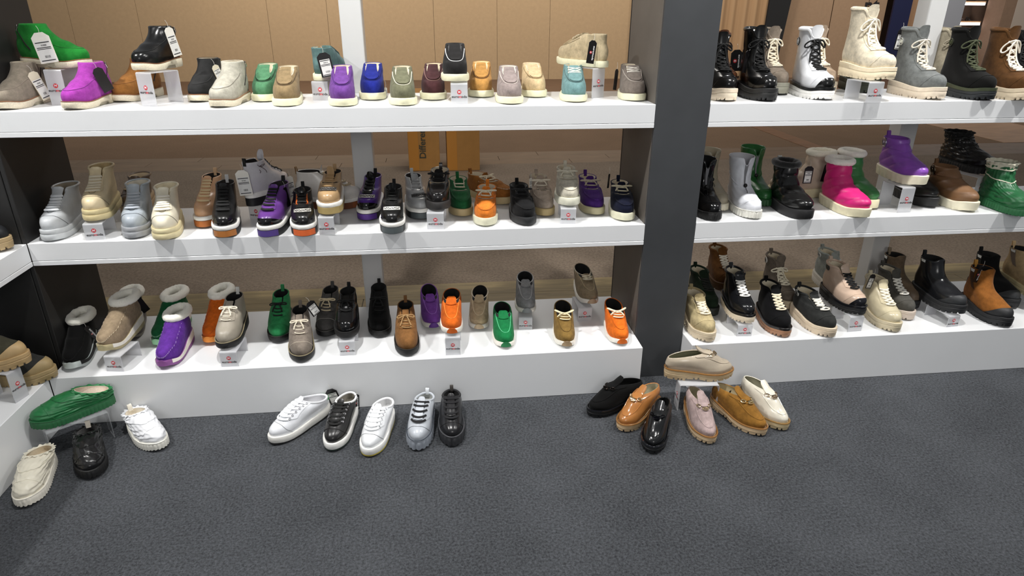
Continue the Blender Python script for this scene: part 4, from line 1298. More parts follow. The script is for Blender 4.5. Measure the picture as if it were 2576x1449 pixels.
RISERS = [
 (2, -2.153, 0.143, 1.180, 0.123, 0.058),
 (5, -1.832, 0.092, 1.180, 0.116, 0.072),
 (10, -1.251, 0.203, 1.180, 0.071, 0.062),
 (15, -0.730, 0.063, 1.180, 0.076, 0.062),
 (20, -0.174, 0.204, 1.180, 0.114, 0.064),
 (28, 0.854, -0.022, 1.180, 0.078, 0.067),
 (36, -2.088, 0.019, 0.711, 0.064, 0.067),
 (42, -1.557, 0.185, 0.711, 0.064, 0.065),
 (46, -1.248, -0.001, 0.711, 0.070, 0.056),
 (50, -0.837, 0.021, 0.711, 0.068, 0.067),
 (56, -0.308, 0.039, 0.711, 0.065, 0.062),
 (67, 1.152, 0.050, 0.711, 0.111, 0.060),
 (70, 1.596, 0.177, 0.711, 0.115, 0.049),
 (73, -2.089, -0.083, 0.210, 0.067, 0.066),
 (78, -1.660, -0.092, 0.210, 0.066, 0.065),
 (82, -1.212, -0.050, 0.210, 0.066, 0.062),
 (86, -0.788, -0.092, 0.210, 0.083, 0.060),
 (89, -0.465, 0.105, 0.210, 0.061, 0.059),
 (91, -0.188, 0.163, 0.210, 0.067, 0.063),
 (96, 0.465, -0.058, 0.210, 0.056, 0.065),
 (102, 0.968, -0.066, 0.210, 0.074, 0.067),
 (106, 1.432, -0.068, 0.210, 0.055, 0.054),
 (127, -2.335, -0.243, 0.210, 0.118, 0.037),
 (120, 0.120, -0.204, 0.000, 0.120, 0.045),
]

# ------------------------------------------------------------------ every shoe on show
AB, CB_, MB_, SB, SL, LO, SN, HT = 'ankle_boot', 'combat_boot', 'moccasin_boot', 'snow_boot', 'slipper', 'loafer', 'sneaker', 'high_top_sneaker'
SHOES = {
 1: (AB, ankle_zip('#8a8072'), 'taupe suede zip ankle boot at the far left of the top shelf', 'boot'),
 2: (AB, ankle_zip('#1d7a2c', side=-1), 'green suede zip ankle boot raised on a clear stand', 'boot'),
 3: (AB, ankle_zip('#9c3c9e', seam='#7a2a80'), 'magenta suede zip ankle boot on the top shelf', 'boot'),
 4: (AB, ankle_zip('#8a5c2c'), 'brown suede ankle boot half hidden behind the stand of the black leather one', 'boot'),
 5: (AB, ankle_zip('#111111', leather=True, sole='#e6dcc2'), 'shiny black leather zip ankle boot raised on a clear stand', 'boot'),
 6: (AB, ankle_zip('#262626', sole='#ddd5bd'), 'black suede ankle boot behind the pale grey one', 'boot'),
 7: (AB, ankle_zip('#b4b0a2', seam='#807c70'), 'pale grey suede zip ankle boot on the top shelf', 'boot'),
 8: ('slip_on_boot', slip_chukka('#4f7f5c', '#2a4a34'), 'sage green suede slip-on boot with cream sole', 'boot'),
 9: ('slip_on_boot', slip_chukka('#8a7656', '#5a4a34'), 'khaki brown suede slip-on boot with cream sole', 'boot'),
 10: ('slip_on_boot', slip_chukka('#56716f', '#3a504e'), 'dusty teal suede boot turned heel forward on a clear stand', 'boot'),
 11: ('slip_on_boot', slip_chukka('#683e86', '#4a2470'), 'purple suede slip-on boot in front of the white upright', 'boot'),
 12: ('slip_on_boot', slip_chukka('#1a247a', '#0e1660'), 'royal blue suede slip-on boot', 'boot'),
 13: ('slip_on_boot', slip_chukka('#6a6a54', '#d8d4c0'), 'olive grey suede slip-on boot with pale seam', 'boot'),
 14: ('slip_on_boot', slip_chukka('#472a2c', '#8a6a62', lin='#dccdb0'), 'dark burgundy brown suede slip-on boot', 'boot'),
 15: ('slip_on_boot', slip_chukka('#1c1b1b', '#d8d8d8', lin='#2a2826'), 'black slip-on boot raised on a clear stand', 'boot'),
 16: ('slip_on_boot', slip_chukka('#bd8c4c', '#5a3a1c', lin='#e8d4a8'), 'golden tan suede slip-on boot', 'boot'),
 17: ('slip_on_boot', slip_chukka('#918480', '#c8bcb4', lin='#ddd6ca'), 'mauve grey suede slip-on boot', 'boot'),
 18: ('slip_on_boot', slip_chukka('#cdb48c', '#8a7450', lin='#eadcc0'), 'pale beige suede slip-on boot', 'boot'),
 19: ('chukka_boot', slip_chukka('#6c8e8e', '#48605e', lace='#dfe0d4'), 'light teal suede laced chukka boot', 'boot'),
 20: ('chukka_boot', slip_chukka('#c2b190', '#9a8a6c', lace='#d8cbb0'), 'cream suede chukka boot turned away on a clear stand', 'boot'),
 21: ('chukka_boot', slip_chukka('#7a7068', '#b4aaa0', lace='#d4cec4'), 'grey suede laced chukka boot beside the dark column', 'boot'),
 22: (CB_, combat('#0d0d0d', '#e8d8c0', '#0b0b0b', leather=True), 'tall black leather boot with cream lug sole beside the dark column', 'boot'),
 23: (CB_, combat('#4a2c1c', '#2a1c14', '#2a1a12', leather=True), 'tall dark brown boot behind the one with the cream sole', 'boot'),
 24: (CB_, combat('#0c0c0c', '#141414', '#0c0c0c', leather=True, lin='#d8c4a0'), 'tall all black leather lace-up boot', 'boot'),
 25: (CB_, combat('#83776a', '#8c8a7c', '#efe4cc', lin='#6a5848'), 'tall grey brown boot with cream laces behind the all black one', 'boot'),
 26: (CB_, combat('#dcdde0', '#e9e7e2', '#0c0c0c', badge='#111111', emblem='#e6e6e6', leather=True, foxing='#101010', toecap=True, lin='#c9c4ba'), 'tall white leather boot with black laces and round black badge', 'boot'),
 27: (CB_, combat('#a5917c', '#d6cbb6', '#efe6d0'), 'tall beige brown boot with cream laces behind the white one', 'boot'),
 28: (CB_, combat('#d8cdb6', '#ecdcbc', '#f1ead8', bow=1.2, lin='#e8dcc0'), 'tall cream suede boot raised highest on a clear stand', 'boot'),
 29: (CB_, combat('#6f7271', '#dccdb8', '#dcd4c4', badge='#6f7271', emblem='#dcdcd0'), 'tall grey suede boot with pale round badge', 'boot'),
 30: (CB_, combat('#2a3426', '#20261c', '#2a3426'), 'tall dark green boot hidden behind the stand of the cream one', 'boot'),
 31: (CB_, combat('#0b0b0a', '#1d2124', '#454a34', badge='#15160f', emblem='#4a5038', foxing='#3c4230'), 'tall black suede boot with olive laces', 'boot'),
 32: (CB_, combat('#a39a86', '#2a2822', '#a39a86'), 'tall greige boot behind the black one with olive laces', 'boot'),
 33: (CB_, combat('#573a1e', '#d9c8ac', '#eee6d6', bow=1.3), 'tall brown suede boot cut by the right edge of the photo', 'boot'),
 34: (CB_, combat('#101012', '#141414', '#101012'), 'tall black boot in the top right corner of the photo', 'boot'),
 35: (HT, hitop('#b9bcbf', '#c2c5c7', '#dfe2e6', lin='#8a7e6c'), 'silver grey high-top sneaker against the black side panel', 'sneaker'),
 36: (HT, hitop('#d0bf9c', '#cdbd90', '#d9cfb8', lin='#b09a70'), 'beige high-top sneaker raised on a clear stand', 'sneaker'),
 37: (HT, hitop('#5c4a3a', '#b49a78', '#b8a48a', lin='#c8b496'), 'brown high-top with beige fleece rim behind the blue grey sneaker', 'sneaker'),
 38: (HT, hitop('#a4acb4', '#9c9ea2', '#aab0b8', lin='#cfc8b8'), 'blue grey high-top sneaker next to the ivory one', 'sneaker'),
 39: (HT, hitop('#e2dac4', '#d6c9a0', '#f0eadb', lin='#e2d6b8'), 'ivory high-top sneaker with yellowed sole', 'sneaker'),
 40: (HT, platform('#d6a983', '#b4682c', '#dcc49a', outs='#8a5a34', facing='#d6a983', tab='#d9b48c'), 'peach beige laced high-top with orange toe block', 'sneaker'),
 41: (HT, platform('#171717', '#a9692c', '#141414', mudguard='#141414', tab='#c8c8c8'), 'black leather high-top with amber toe block', 'sneaker'),
 42: (HT, platform('#cfcdd2', '#141414', '#1c1c1c', mudguard='#151515', tab='#1a1a1a', ext=.10), 'white high-top painted with a slender eye turned away on a clear stand', 'sneaker'),
 43: (HT, platform('#643a86', '#4c3880', '#121212', mudguard='#121214', tab='#1c1c1c'), 'purple leather high-top with black laces and black toe guard', 'sneaker'),
 44: (HT, platform('#161616', '#d4612a', '#141414', facing='#e0702e', plaque=True, mudguard='#1a1a1a', t1=.84, ext=.07, tab='#141414'), 'black high-top with orange eyelet panels and orange toe block', 'sneaker'),
 45: (HT, platform('#dcd8d2', '#8a4a22', '#b4a284', outs='#7a4424', facing='#c9b696', tab='#8a6a44', ext=.08), 'white and tan high-top in side view behind the raised tan one', 'sneaker'),
 46: (HT, platform('#b2926a', '#a8935f', '#b2926a', outs='#a08c5c', plaque=True, t1=.80, ext=.10, tab='#b2926a', pc='#55524e'), 'tan high-top with dark toe plaque raised on a clear stand', 'sneaker'),
 47: (HT, platform('#4a2484', '#5a3490', '#111111', facing='#141414', tongue='#121212', plaque=True, mudguard='#121212', t1=.84, ext=.09, tab='#111111'), 'purple and black high-top with grey toe plaque', 'sneaker'),
 48: (HT, platform('#161616', '#4c5456', '#141414', plaque=True, mudguard='#181818', t1=.84, ext=.09, tab='#111111', pc='#dcdcd6'), 'black high-top with white toe plaque on the shelf edge', 'sneaker'),
 49: (HT, platform('#a9aaaa', '#4e5557', '#8d8d8d', outs='#2a2a2c', facing='#b8b9b9', plaque=True, t1=.84, ext=.06, tab='#b9bcbc', pc='#3a3a3a', rough=.22), 'silver grey high-top with dark toe plaque', 'sneaker'),
 50: (MB_, moc('#1c1a1a', '#2b2928', '#121212', leather=True, th='#1a1a1a'), 'black leather laced moccasin boot raised on a clear stand', 'boot'),
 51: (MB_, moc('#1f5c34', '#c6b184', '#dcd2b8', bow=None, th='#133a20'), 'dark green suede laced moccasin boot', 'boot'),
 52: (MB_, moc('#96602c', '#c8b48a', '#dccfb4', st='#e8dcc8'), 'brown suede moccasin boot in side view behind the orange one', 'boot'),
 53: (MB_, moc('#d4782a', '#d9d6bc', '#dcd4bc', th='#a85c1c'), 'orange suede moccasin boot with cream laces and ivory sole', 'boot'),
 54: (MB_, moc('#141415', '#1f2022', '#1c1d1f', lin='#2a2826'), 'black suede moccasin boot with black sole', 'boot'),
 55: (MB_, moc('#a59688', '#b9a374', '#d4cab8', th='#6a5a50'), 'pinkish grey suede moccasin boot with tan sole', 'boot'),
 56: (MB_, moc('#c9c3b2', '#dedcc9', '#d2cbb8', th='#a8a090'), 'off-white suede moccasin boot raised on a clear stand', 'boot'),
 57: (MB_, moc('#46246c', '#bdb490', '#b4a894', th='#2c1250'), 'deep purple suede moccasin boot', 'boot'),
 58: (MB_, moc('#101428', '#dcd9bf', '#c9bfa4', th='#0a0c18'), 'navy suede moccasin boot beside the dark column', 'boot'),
 59: (SB, snow('#0b0b0c', '#101010', rough=.16), 'black glossy snow boot beside the dark column', 'boot'),
 60: (SB, snow('#a39984', '#d4ccb6', lin='#b8ae98'), 'greige snow boot with open folded shaft', 'boot'),
 61: (SB, snow('#dadce2', '#dcdad0', lin='#c8c9ce'), 'white snow boot with black toggle', 'boot'),
 62: (SB, snow('#235c2b', '#1c4a24', lin='#2c6a34', rough=.3), 'green snow boot behind the white one', 'boot'),
 63: ('quilted_boot', furboot('#141414', '#141416', '#141414', .22, kind='flat', tab='#b8b8b4'), 'black quilted boot with black fur rim', 'boot'),
 64: ('quilted_boot', furboot('#c8b4a0', '#ded2ae', '#f6efdc'), 'beige fur-rimmed boot standing sideways behind the black quilted one', 'boot'),
 65: ('quilted_boot', furboot('#cc1f72', '#ded6b6', '#eeeae0', leather=True, rough=.42), 'hot pink quilted boot with white fur rim', 'boot'),
 66: ('quilted_boot', furboot('#3c7f45', '#e2dab8', '#efece2', .3, kind='flat'), 'green quilted boot with white fur rim behind the pink one', 'boot'),
 67: ('quilted_boot', mini('#8a50b4'), 'violet short padded boot raised on a clear stand', 'boot'),
 68: ('quilted_boot', mini('#151413', '#1b1b1c'), 'black short padded boot behind the stand of the violet one', 'boot'),
 69: ('quilted_boot', mini('#755436', bad='#7a6a58', rough=.5), 'brown short padded boot with round buckle', 'boot'),
 70: ('gathered_boot', ruched('#0a0a0a', '#0e0e0e', rough=.3), 'black ruffled high shoe raised on a clear stand', 'boot'),
 71: ('gathered_boot', ruched('#1d5c34', '#1d5c34', ruf='#d9d4c0', rough=.4), 'green crinkled boot with cream ruffled lining', 'boot'),
 72: ('wedge_boot', fur_wedge('#060606', '#b4bcba', stripe='#0a0a0a', st='#0a0a0a'), 'black suede wedge boot with white fleece collar in the plinth corner', 'boot'),
 73: ('wedge_boot', fur_wedge('#94826a', '#b4a882', st='#d0c2a8'), 'taupe suede wedge boot with fleece collar raised on a clear stand', 'boot'),
 74: ('wedge_boot', fur_wedge('#55504c', '#8a867c', stripe='#55504c', st='#6a6460'), 'dark grey wedge boot with fleece collar behind the taupe one', 'boot'),
 75: ('wedge_boot', fur_wedge('#1a5e38', '#84b48e', st='#8ab494'), 'green suede wedge boot with fleece collar', 'boot'),
 76: ('wedge_boot', fur_wedge('#5c2e8e', '#8a4f90', st='#b49cc8'), 'purple suede wedge boot with fleece collar', 'boot'),
 77: ('wedge_boot', fur_wedge('#dd6a1c', '#e08a34', st='#c05a18'), 'orange suede wedge boot with fleece collar', 'boot'),
 78: ('desert_boot', desert('#a0988a', '#e2dac8', leather=True, rough=.4, tab='#dcdad4'), 'greige leather desert boot raised on a clear stand', 'boot'),
 79: ('desert_boot', desert('#2f8a52', '#141414', cap=True, welt='#2a2a26'), 'bright green suede desert boot with black laces', 'boot'),
 80: ('desert_boot', desert('#7c7268', '#d6ccb8', cap=True, capst='#c4b8a6'), 'grey brown suede desert boot with stitched toe cap', 'boot'),
 81: ('desert_boot', desert('#4c4a48', '#d4c4a4', cap=True, capst='#8a8680', welt='#4a4844'), 'charcoal desert boot with beige laces behind the black leather one', 'boot'),
 82: ('desert_boot', desert('#0f0f10', '#101010', leather=True, rough=.12, welt='#1a1a1a', bow=1.1), 'glossy black leather desert boot raised on a clear stand', 'boot'),
 83: ('desert_boot', desert('#0a0a0b', '#0c0c0c', welt='#161616'), 'plain black suede desert boot in front of the white upright', 'boot'),
 84: ('desert_boot', desert('#7c5630', '#9a7a50', welt='#2a2622', bow=1.1), 'tan brown suede desert boot on the plinth edge', 'boot'),
 85: ('slip_on_shoe', slip_on('#74409a', bump='#5a2c84', seam='#a070c8'), 'purple suede slip-on shoe', 'shoe'),
 86: ('slip_on_shoe', slip_on('#c85e18', seam='#e88a3c', rim='#d8a878'), 'orange suede slip-on shoe raised on a clear stand', 'shoe'),
 87: ('slip_on_shoe', slip_on('#bda888', bump='#b8a284', seam='#e0d0b0', rim='#e8e2d6'), 'sand suede slip-on shoe', 'shoe'),
 88: ('slip_on_shoe', slip_on('#15723f', seam='#5ec08a'), 'emerald green suede slip-on shoe', 'shoe'),
 89: ('slip_on_shoe', slip_on('#868788', bump='#7c7e80', seam='#b4b4b4', rim='#c8c8c8'), 'grey suede slip-on shoe raised on a clear stand', 'shoe'),
 90: ('laced_moccasin', slip_on('#7f6434', bump='#a08868', seam='#6a5228', lace='#e4d8b4', bow=.8), 'olive brown suede laced low shoe', 'shoe'),
 91: ('laced_moccasin', slip_on('#8a7a62', bump='#a08a70', seam='#b0a080', lace='#d6ccb4', cross=True, rim='#c8c0b0'), 'taupe suede laced low shoe raised on a clear stand', 'shoe'),
 92: ('laced_moccasin', slip_on('#dc6c1c', seam='#c45c14', lace='#efe4c8', bow=.8), 'orange suede laced low shoe beside the dark column', 'shoe'),
 93: (CB_, ankle_lug('#b3a37c', '#d8c8ac', '#ece2cc'), 'sand suede lace-up boot at the corner of the right plinth', 'boot'),
 94: (CB_, ankle_lug('#1b2a1c', '#141a14', '#161a14'), 'dark green boot behind the sand one by the dark column', 'boot'),
 95: (CB_, ankle_lug('#6b4520', '#5a3c20', '#ece4d4'), 'brown suede boot with white laces behind the raised black one', 'boot'),
 96: (CB_, ankle_lug('#131417', '#e2d4bc', '#efece6', leather=True, foxing='#121212'), 'black leather boot with white laces and cream sole raised on a clear stand', 'boot'),
 97: (CB_, ankle_lug('#08080a', '#a87c5e', '#e6dac0', foxing='#1c1a1a'), 'black suede boot with brown lug sole', 'boot'),
 98: (CB_, ankle_lug('#6f655a', '#cdbfa0', '#eae2cc', badge='#e4e2dc', emblem='#6a6660', bow=1.2), 'grey brown boot with white badge behind the charcoal one', 'boot'),
 99: (CB_, ankle_lug('#2b2c2b', '#dccab0', '#e9e4d8', badge='#d6d6ce', emblem='#3a3a38'), 'charcoal boot with white badge and cream lug sole', 'boot'),
 101: (CB_, ankle_lug('#9a9e98', '#dcd6ca', '#efece4', badge='#e8e8e2', emblem='#8a8c88'), 'light grey boot with white badge behind the rose leather one', 'boot'),
 102: (CB_, ankle_lug('#c9b09c', '#17181a', '#121212', badge='#1a1a1a', emblem='#5a544c', leather=True, foxing='#15161a', toecap=True), 'rose beige leather boot with black laces and black sole raised on a clear stand', 'boot'),
 103: (CB_, ankle_lug('#cbc0a2', '#cfc2a4', '#efe8d6', leather=True), 'ivory leather lace-up boot with ivory lug sole', 'boot'),
 104: (CB_, ankle_lug('#4f4d48', '#cfc0b2', '#e8e4da'), 'dark grey lace-up boot behind the ivory leather one', 'boot'),
 105: ('chelsea_boot', chelsea('#6b5a48', cap='#6b5a48', tab='#8a7a64'), 'taupe brown elastic-sided boot behind the shiny black one', 'boot'),
 106: ('chelsea_boot', chelsea('#17181b', cap='#26282a', leather=True), 'shiny black leather elastic-sided boot raised on a clear stand', 'boot'),
 107: ('chelsea_boot', chelsea('#0c0c0d', cap='#2a2c2e'), 'black suede elastic-sided boot behind the brown one', 'boot'),
 108: ('chelsea_boot', chelsea('#8a5624', cap='#1d1e20', gore='#4a2c14', tab='#c08a3c'), 'rust brown suede elastic-sided boot with black rubber toe', 'boot'),
 109: ('chelsea_boot', chelsea('#a8916c', cap='#a8916c', sole='#b9ac84', gore='#6a5c50', tab='#d8b888'), 'beige suede elastic-sided boot cut by the right edge of the photo', 'boot'),
 110: (CB_, ankle_lug('#121214', '#101012', '#121214', leather=True), 'black boot toe at the right edge of the plinth', 'boot'),
 111: (SL, slipper('#24703f', '#205f36', lin='#e6d8c8'), 'green crinkled slipper shoe lying on a clear arched stand', 'shoe'),
 112: (SL, slipper('#e6e7ea', '#e2e0d6', tab='#eae4d6'), 'white crinkled slipper shoe on the carpet by the plinth', 'shoe'),
 113: (SL, slipper('#151516', '#131314', lin='#1c1a18', tab='#e6dccc', rough=.25), 'black crinkled slipper shoe on the carpet', 'shoe'),
 114: (SL, slipper('#ded8c6', '#e2ddd0', lin='#c8b89c'), 'cream crinkled slipper shoe nearest to the bottom left corner', 'shoe'),
 115: (SN, sneaker('#e4e6ea', '#f0f1f3', '#e8e6e0', outs='#1c1c1c', heel=None, rim='#d8d9dc', eye=True), 'white low sneaker with green heel tab on the carpet', 'sneaker'),
 116: (SN, sneaker('#1d1c1c', '#151515', '#efeeea', outs='#20302a', lin='#8a857a', rim='#dcdcdc', eye=True), 'black low sneaker with thick white sole on the carpet', 'sneaker'),
 117: (SN, sneaker('#eceef0', '#f2f3f4', '#efeeea', outs='#b8a848', lin='#d0d0d0', rim='#e8e8ea', eye=True), 'white low sneaker with yellow tread line on the carpet', 'sneaker'),
 118: (SN, sneaker('#b9bec5', '#17171a', '#8a9099', kind='rib', lin='#a8aaa8', tab='#d4d8dc', welt='#3a4048', n=5), 'light grey low sneaker with black laces and ribbed grey sole', 'sneaker'),
 119: (SN, sneaker('#1c1c1e', '#17171a', '#2c2d30', kind='rib', lin='#0f0f10', tab='#3a3632', welt='#55565a', rough=.25, n=5), 'black leather low sneaker with ribbed black sole', 'sneaker'),
 120: (LO, loafer('#b4a794', '#c4ad88', '#8a6236', '#c8b496', leather=True, lin='#8a886e'), 'greige leather loafer raised on a clear stand by the column foot', 'loafer'),
 121: (LO, loafer('#080808', '#0c0c0e', '#101014', '#3a3430', lin='#0a0a0a'), 'black suede loafer against the white plinth', 'loafer'),
 122: (LO, loafer('#a9703c', '#ccb08a', '#8a6238', '#e6d0a4', leather=True), 'tan leather loafer with gold chain', 'loafer'),
 123: (LO, loafer('#151617', '#131416', '#15161a', '#1c1c22', leather=True, lin='#101010'), 'black leather loafer with black chain nearest the camera', 'loafer'),
 124: (LO, loafer('#ab9794', '#ccb28e', '#8a6238', '#d8c4a0', lin='#b0a890'), 'dusty pink suede loafer with gold chain', 'loafer'),
 125: (LO, loafer('#8a6128', '#ccb28e', '#8a6238', '#e6d4a8', lin='#c4b694'), 'brown suede loafer with gold chain', 'loafer'),
 126: (LO, loafer('#dcd6c6', '#ccb890', '#8a6a3c', '#b8a48c', leather=True, lin='#9a9680'), 'ivory leather loafer behind the brown suede one', 'loafer'),
 127: (CB_, chelsea('#3a382c', cap='#b09468', sole='#b09468'), 'olive and tan shoe raised on a clear stand on the side wing', 'shoe'),
 128: (CB_, chelsea('#2c2c2a', cap='#9c875f', sole='#9c875f'), 'charcoal and tan shoe in the corner of the side wing', 'shoe'),
 129: (CB_, chelsea('#101216', cap='#101216', sole='#b09870'), 'navy shoe with tan sole on the middle shelf of the side wing', 'shoe'),
}
GROUPS = {AB: 'suede zip ankle boots', 'slip_on_boot': 'slip-on suede boots on the top shelf', 'chukka_boot': 'laced suede chukka boots', CB_: 'lug-soled lace-up boots', HT: 'high-top sneakers on the middle shelf',
          MB_: 'laced moccasin boots', SB: 'tall snow boots', 'quilted_boot': 'padded quilted boots', 'gathered_boot': 'gathered boots', 'wedge_boot': 'fleece-collared wedge boots',
          'desert_boot': 'laced desert boots', 'slip_on_shoe': 'suede slip-on shoes', 'laced_moccasin': 'low laced shoes', 'chelsea_boot': 'elastic-sided boots', SL: 'crinkled slipper shoes on the carpet',
          SN: 'low sneakers on the carpet', LO: 'chain loafers on the carpet'}
ROOTS = {}
for k, (nm, q, label, cat) in SHOES.items():
    if q.get('tab', 1) is None: q.pop('tab')
    if k in (127, 128, 129): nm = 'tan_toed_shoe'
    p = POSE[k]
    ROOTS[k] = make_shoe(nm, (*p, 0), q, label, cat, GROUPS.get(nm, 'shoes on the side wing'))

# green heel tab of the white sneaker, painted branch-like eye of the white high-top
def heel_patch(k, color, t0, t1, A, name='heel_tab'):
    p = POSE[k]; q = dict(SHOES[k][1]); q.setdefault('H', p[4]); q.setdefault('L', p[5] - .008)
    l = Last(q)
    patch(l, lambda u, v: (t0 + (t1 - t0) * u, v * A), .0012, .0016, 6, 9).build(name, LE(color, .35), ROOTS[k])
    return l
heel_patch(115, '#2c9a4c', .62, 1.0, .55)
_q = dict(SHOES[42][1]); _q.setdefault('H', POSE[42][4]); _q.setdefault('L', POSE[42][5] - .008)
_l = Last(_q)
b = MB()
for pts in ([(.86, -1.9), (.82, -1.7), (.80, -1.45), (.83, -1.25)], [(.86, -1.9), (.86, -1.6), (.83, -1.25)], [(.83, -1.25), (.90, -1.15)], [(.83, -1.3), (.74, -1.5), (.66, -1.6), (.58, -1.55)], [(.72, -1.15), (.66, -1.2), (.60, -1.1)]):
    a = np.array(pts); t_ = np.interp(np.linspace(0, len(a) - 1, 12), range(len(a)), a[:, 0]); h_ = np.interp(np.linspace(0, len(a) - 1, 12), range(len(a)), a[:, 1])
    b.tube(_l.on(t_, h_, .0003), .0013, 4)
b.build('painted_motif', mat('plain', '#4a3434'), ROOTS[42])

# ------------------------------------------------------------------ clear display stands
ACR = mat('acrylic', '#d2d3d6', alpha=.55)
ACR2 = mat('acrylic', '#cfd2d6', alpha=.22)
TXT = text_mesh('euromoda', .0125, .00015, 1.12)
TXR = text_mesh('euro  oda', .0125, .00015, 1.12)
TXM = text_mesh('m', .0125, .0002, 1.12)
TXG = text_mesh('M', .011, .0002, 1.1)
INK, RED = mat('plain', '#2a2728'), mat('plain', '#c3222c')
def disc(r, n=22, d=.0003):
    b = MB(); an = np.linspace(0, 2 * PI, n + 1)[:-1]
    G = np.array([[(r * math.cos(a), r * math.sin(a), z) for a in an] for z in (0, d)])
    b.grid(G, closed_v=True, cap0=True, cap1=True)
    return b.mesh('emblem_disc', False)
DISC = disc(.0078)
def stand(x, y, z, h, w, yaw, depth, label, logo=True, m=None, flip=False, th=.003):
    """bent acrylic sheet: front leg, top, back leg; local -Y faces out"""
    r = empty('display_stand', (x, y, z + .0003), math.radians(yaw)); tag(r, label, 'stand', 'clear acrylic display stands')
    path = []
    R_ = .006
    h = h - .001
    pts = [(0, 0), (0, h - R_)]
    for a in np.linspace(0, PI / 2, 5)[1:]: pts.append((R_ - R_ * math.cos(a), h - R_ + R_ * math.sin(a)))
    pts += [(depth - a_, b_) for a_, b_ in [(q_[0], q_[1]) for q_ in pts[::-1]]]
    inn = []
    for i, (u, v) in enumerate(pts):
        inn.append((min(max(u, th), depth - th), min(v, h - th)))
    A = np.array([[(s_ * w / 2, u, v) for s_ in (-1, 1)] for u, v in pts]); B = np.array([[(s_ * w / 2, u, v) for s_ in (-1, 1)] for u, v in inn])
    b = MB(); b.slab(A, B)
    b.build('bent_sheet', m or ACR, r, False)
    if logo:
        RX = Matrix.Rotation(PI / 2, 4, 'X')
        zc = h * .52
        lg = link('emblem', DISC, RED, r); lg.matrix_local = Matrix.Translation((0, -.0002, zc + .004)) @ RX
        o = link('emblem_letter', TXG, mat('plain', '#e8dcdc'), lg); o.matrix_local = Matrix.Translation((0, 0, .0006))
        o = link('lettering', TXR, INK, r); o.matrix_local = Matrix.Translation((0, -.0004, zc - .0125)) @ RX
        o = link('red_letter', TXM, RED, r); o.matrix_local = Matrix.Translation((.0028, -.0006, zc - .0125)) @ RX
    return r
for (k, x, y, z, h, w) in RISERS:
    yaw = POSE[k][3]
    if k in (10, 20, 42): yaw = yaw + 180
    if k == 2: yaw = 0
    if k == 42: y = .215
    if k == 120: yaw = -96 + 180 - 90 - 90
    w = min(max(w, .058), .066)
    dp = .12 if k in (2,) else .13
    if k == 120: y, dp = -.245, .16; x = .115
    if k == 127: x, y, yaw = -2.335, -.25, 75; dp = .11
    if k == 5: yaw = -24
    stand(x, y, z, h, w, yaw, dp, 'clear stand under the ' + SHOES[k][2].split(' raised')[0].split(' turned')[0].split(' painted')[0])
stand(.53, .285, BT, .06, .062, 0, .12, 'clear stand under the brown boot behind the raised black one')
stand(1.055, .155, BT, .06, .062, 2, .12, 'clear stand under the light grey boot with white badge')
stand(1.97, .03, BT, .06, .062, 2, .12, 'clear stand under the beige boot at the right edge')
stand(-2.262, -.310, 0, .115, .075, -52, .20, 'large plain clear arch under the green slipper shoe', False, ACR2)
# spare clear stands standing empty-handed behind the shoes of the plinth

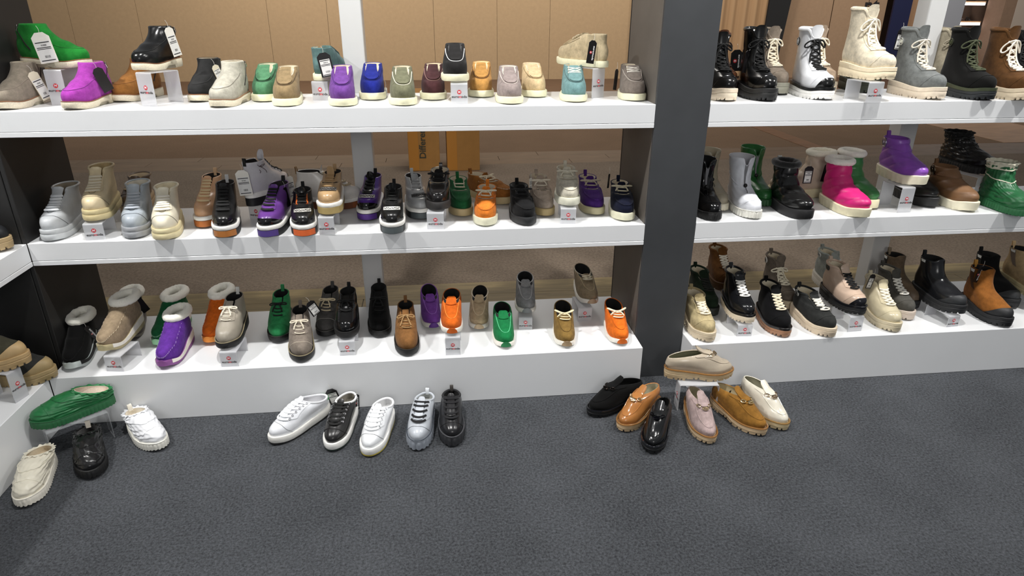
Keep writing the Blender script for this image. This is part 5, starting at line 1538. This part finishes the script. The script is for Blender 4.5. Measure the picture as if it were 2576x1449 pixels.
# ------------------------------------------------------------------ hang tags
def hang_tag(k, loc, h, w, roll, yaw, kind, label):
    r = empty('hang_tag', loc); tag(r, label, 'tag', 'hang tags on the shoes')
    r.rotation_euler = (0, math.radians(-roll), math.radians(yaw))
    c = {'white': '#e6e2d8', 'cream': '#d8cfb8', 'black': '#141213', 'label': '#141213', 'emblem': '#141213'}[kind]
    t = .0012
    pts = [(-w / 2, -h / 2), (w / 2, -h / 2), (w / 2, h / 2 - w * .25), (w * .22, h / 2), (-w * .22, h / 2), (-w / 2, h / 2 - w * .25)]
    V = [(u, -t / 2, v) for u, v in pts] + [(u, t / 2, v) for u, v in pts]
    F = [tuple(range(6)), tuple(range(11, 5, -1))] + [(i, i + 6, (i + 1) % 6 + 6, (i + 1) % 6) for i in range(6)]
    link('card', mesh_from('card', V, F, False), mat('plain', c, rough=.35), r)
    b = MB(); a = np.linspace(0, 1, 7)
    b.tube(np.stack([.004 * np.sin(a * PI), .002 * a, h / 2 - w * .1 + .028 * a], -1), .0006, 4); b.build('string', mat('plain', '#d0ccc4'), r)
    def bars(z0, z1, n, x0, x1, m):
        b = MB()
        for i in range(n):
            u = x0 + (x1 - x0) * i / n
            b.box(u, u + (x1 - x0) / n * (.3 + .4 * rnd(i, k, z0 * 100)), -t / 2 - .0004, -t / 2 - .0001, z0, z1)
        b.build('barcode', m, r, False)
    if kind in ('white', 'label', 'cream'):
        s_ = .86 if kind != 'label' else .74
        lb = MB(); lb.box(-w * s_ / 2, w * s_ / 2, -t / 2 - .0002, -t / 2, -h * .45, h * .22); lb.build('paper_label', mat('plain', '#dddcd8'), r, False)
        b = MB()
        for zz in ((.19, .16), (.02, -.005), (-.03, -.05), (-.40, -.43)):
            b.box(-w * s_ * .46, w * s_ * .46, -t / 2 - .0004, -t / 2 - .0001, h * zz[1], h * zz[0])
        b.build('printed_lines', INK, r, False)
        bars(h * .06, h * .11, 9, -w * .12, w * .2, INK); bars(-h * .33, -h * .25, 9, -w * .12, w * .2, INK)
    elif kind == 'emblem':
        o = link('emblem', DISC, RED, r); o.matrix_local = Matrix.Translation((-w * .12, -t / 2 - .0002, -h * .02)) @ Matrix.Rotation(PI / 2, 4, 'X') @ Matrix.Scale(w / .05, 4)
        o2 = link('emblem_letter', TXG, mat('plain', '#e8dcdc'), o); o2.matrix_local = Matrix.Translation((0, 0, .0006))
        o = link('lettering', TXT, mat('plain', '#e4e4e4'), r); o.matrix_local = Matrix.Translation((w * .22, -t / 2 - .0003, -h * .04)) @ Matrix.Rotation(PI / 2, 4, 'X') @ Matrix.Rotation(-PI / 2, 4, 'Z') @ Matrix.Scale(.9, 4)
ADJ = {115: (-1.275, -.125, .068), 116: (-1.180, -.165, .058), 123: (.055, -.335, .045), 125: (.335, -.275, .055), 72: (-2.225, .08, .30)}
DONE = {}
for (k, loc, h, w, ro, yw, kind) in TAGS:
    loc = ADJ.get(k, loc)
    if loc[0] > 0.2: yw = yw * .25
    what = {'white': 'white price tag with printed lines', 'cream': 'cream hang tag', 'black': 'black hang tag', 'label': 'black hang tag with white label', 'emblem': 'black hang tag with red emblem'}[kind]
    base = SHOES[k][2].split(' raised')[0].split(' turned')[0].split(' painted')[0].split(' on the')[0].split(' behind')[0].split(' with ')[0].split(' at the')[0].split(' against')[0].split(' beside')[0].split(' cut by')[0]
    hang_tag(k, loc, h, w, ro, yw, kind, what + ' on the ' + base)
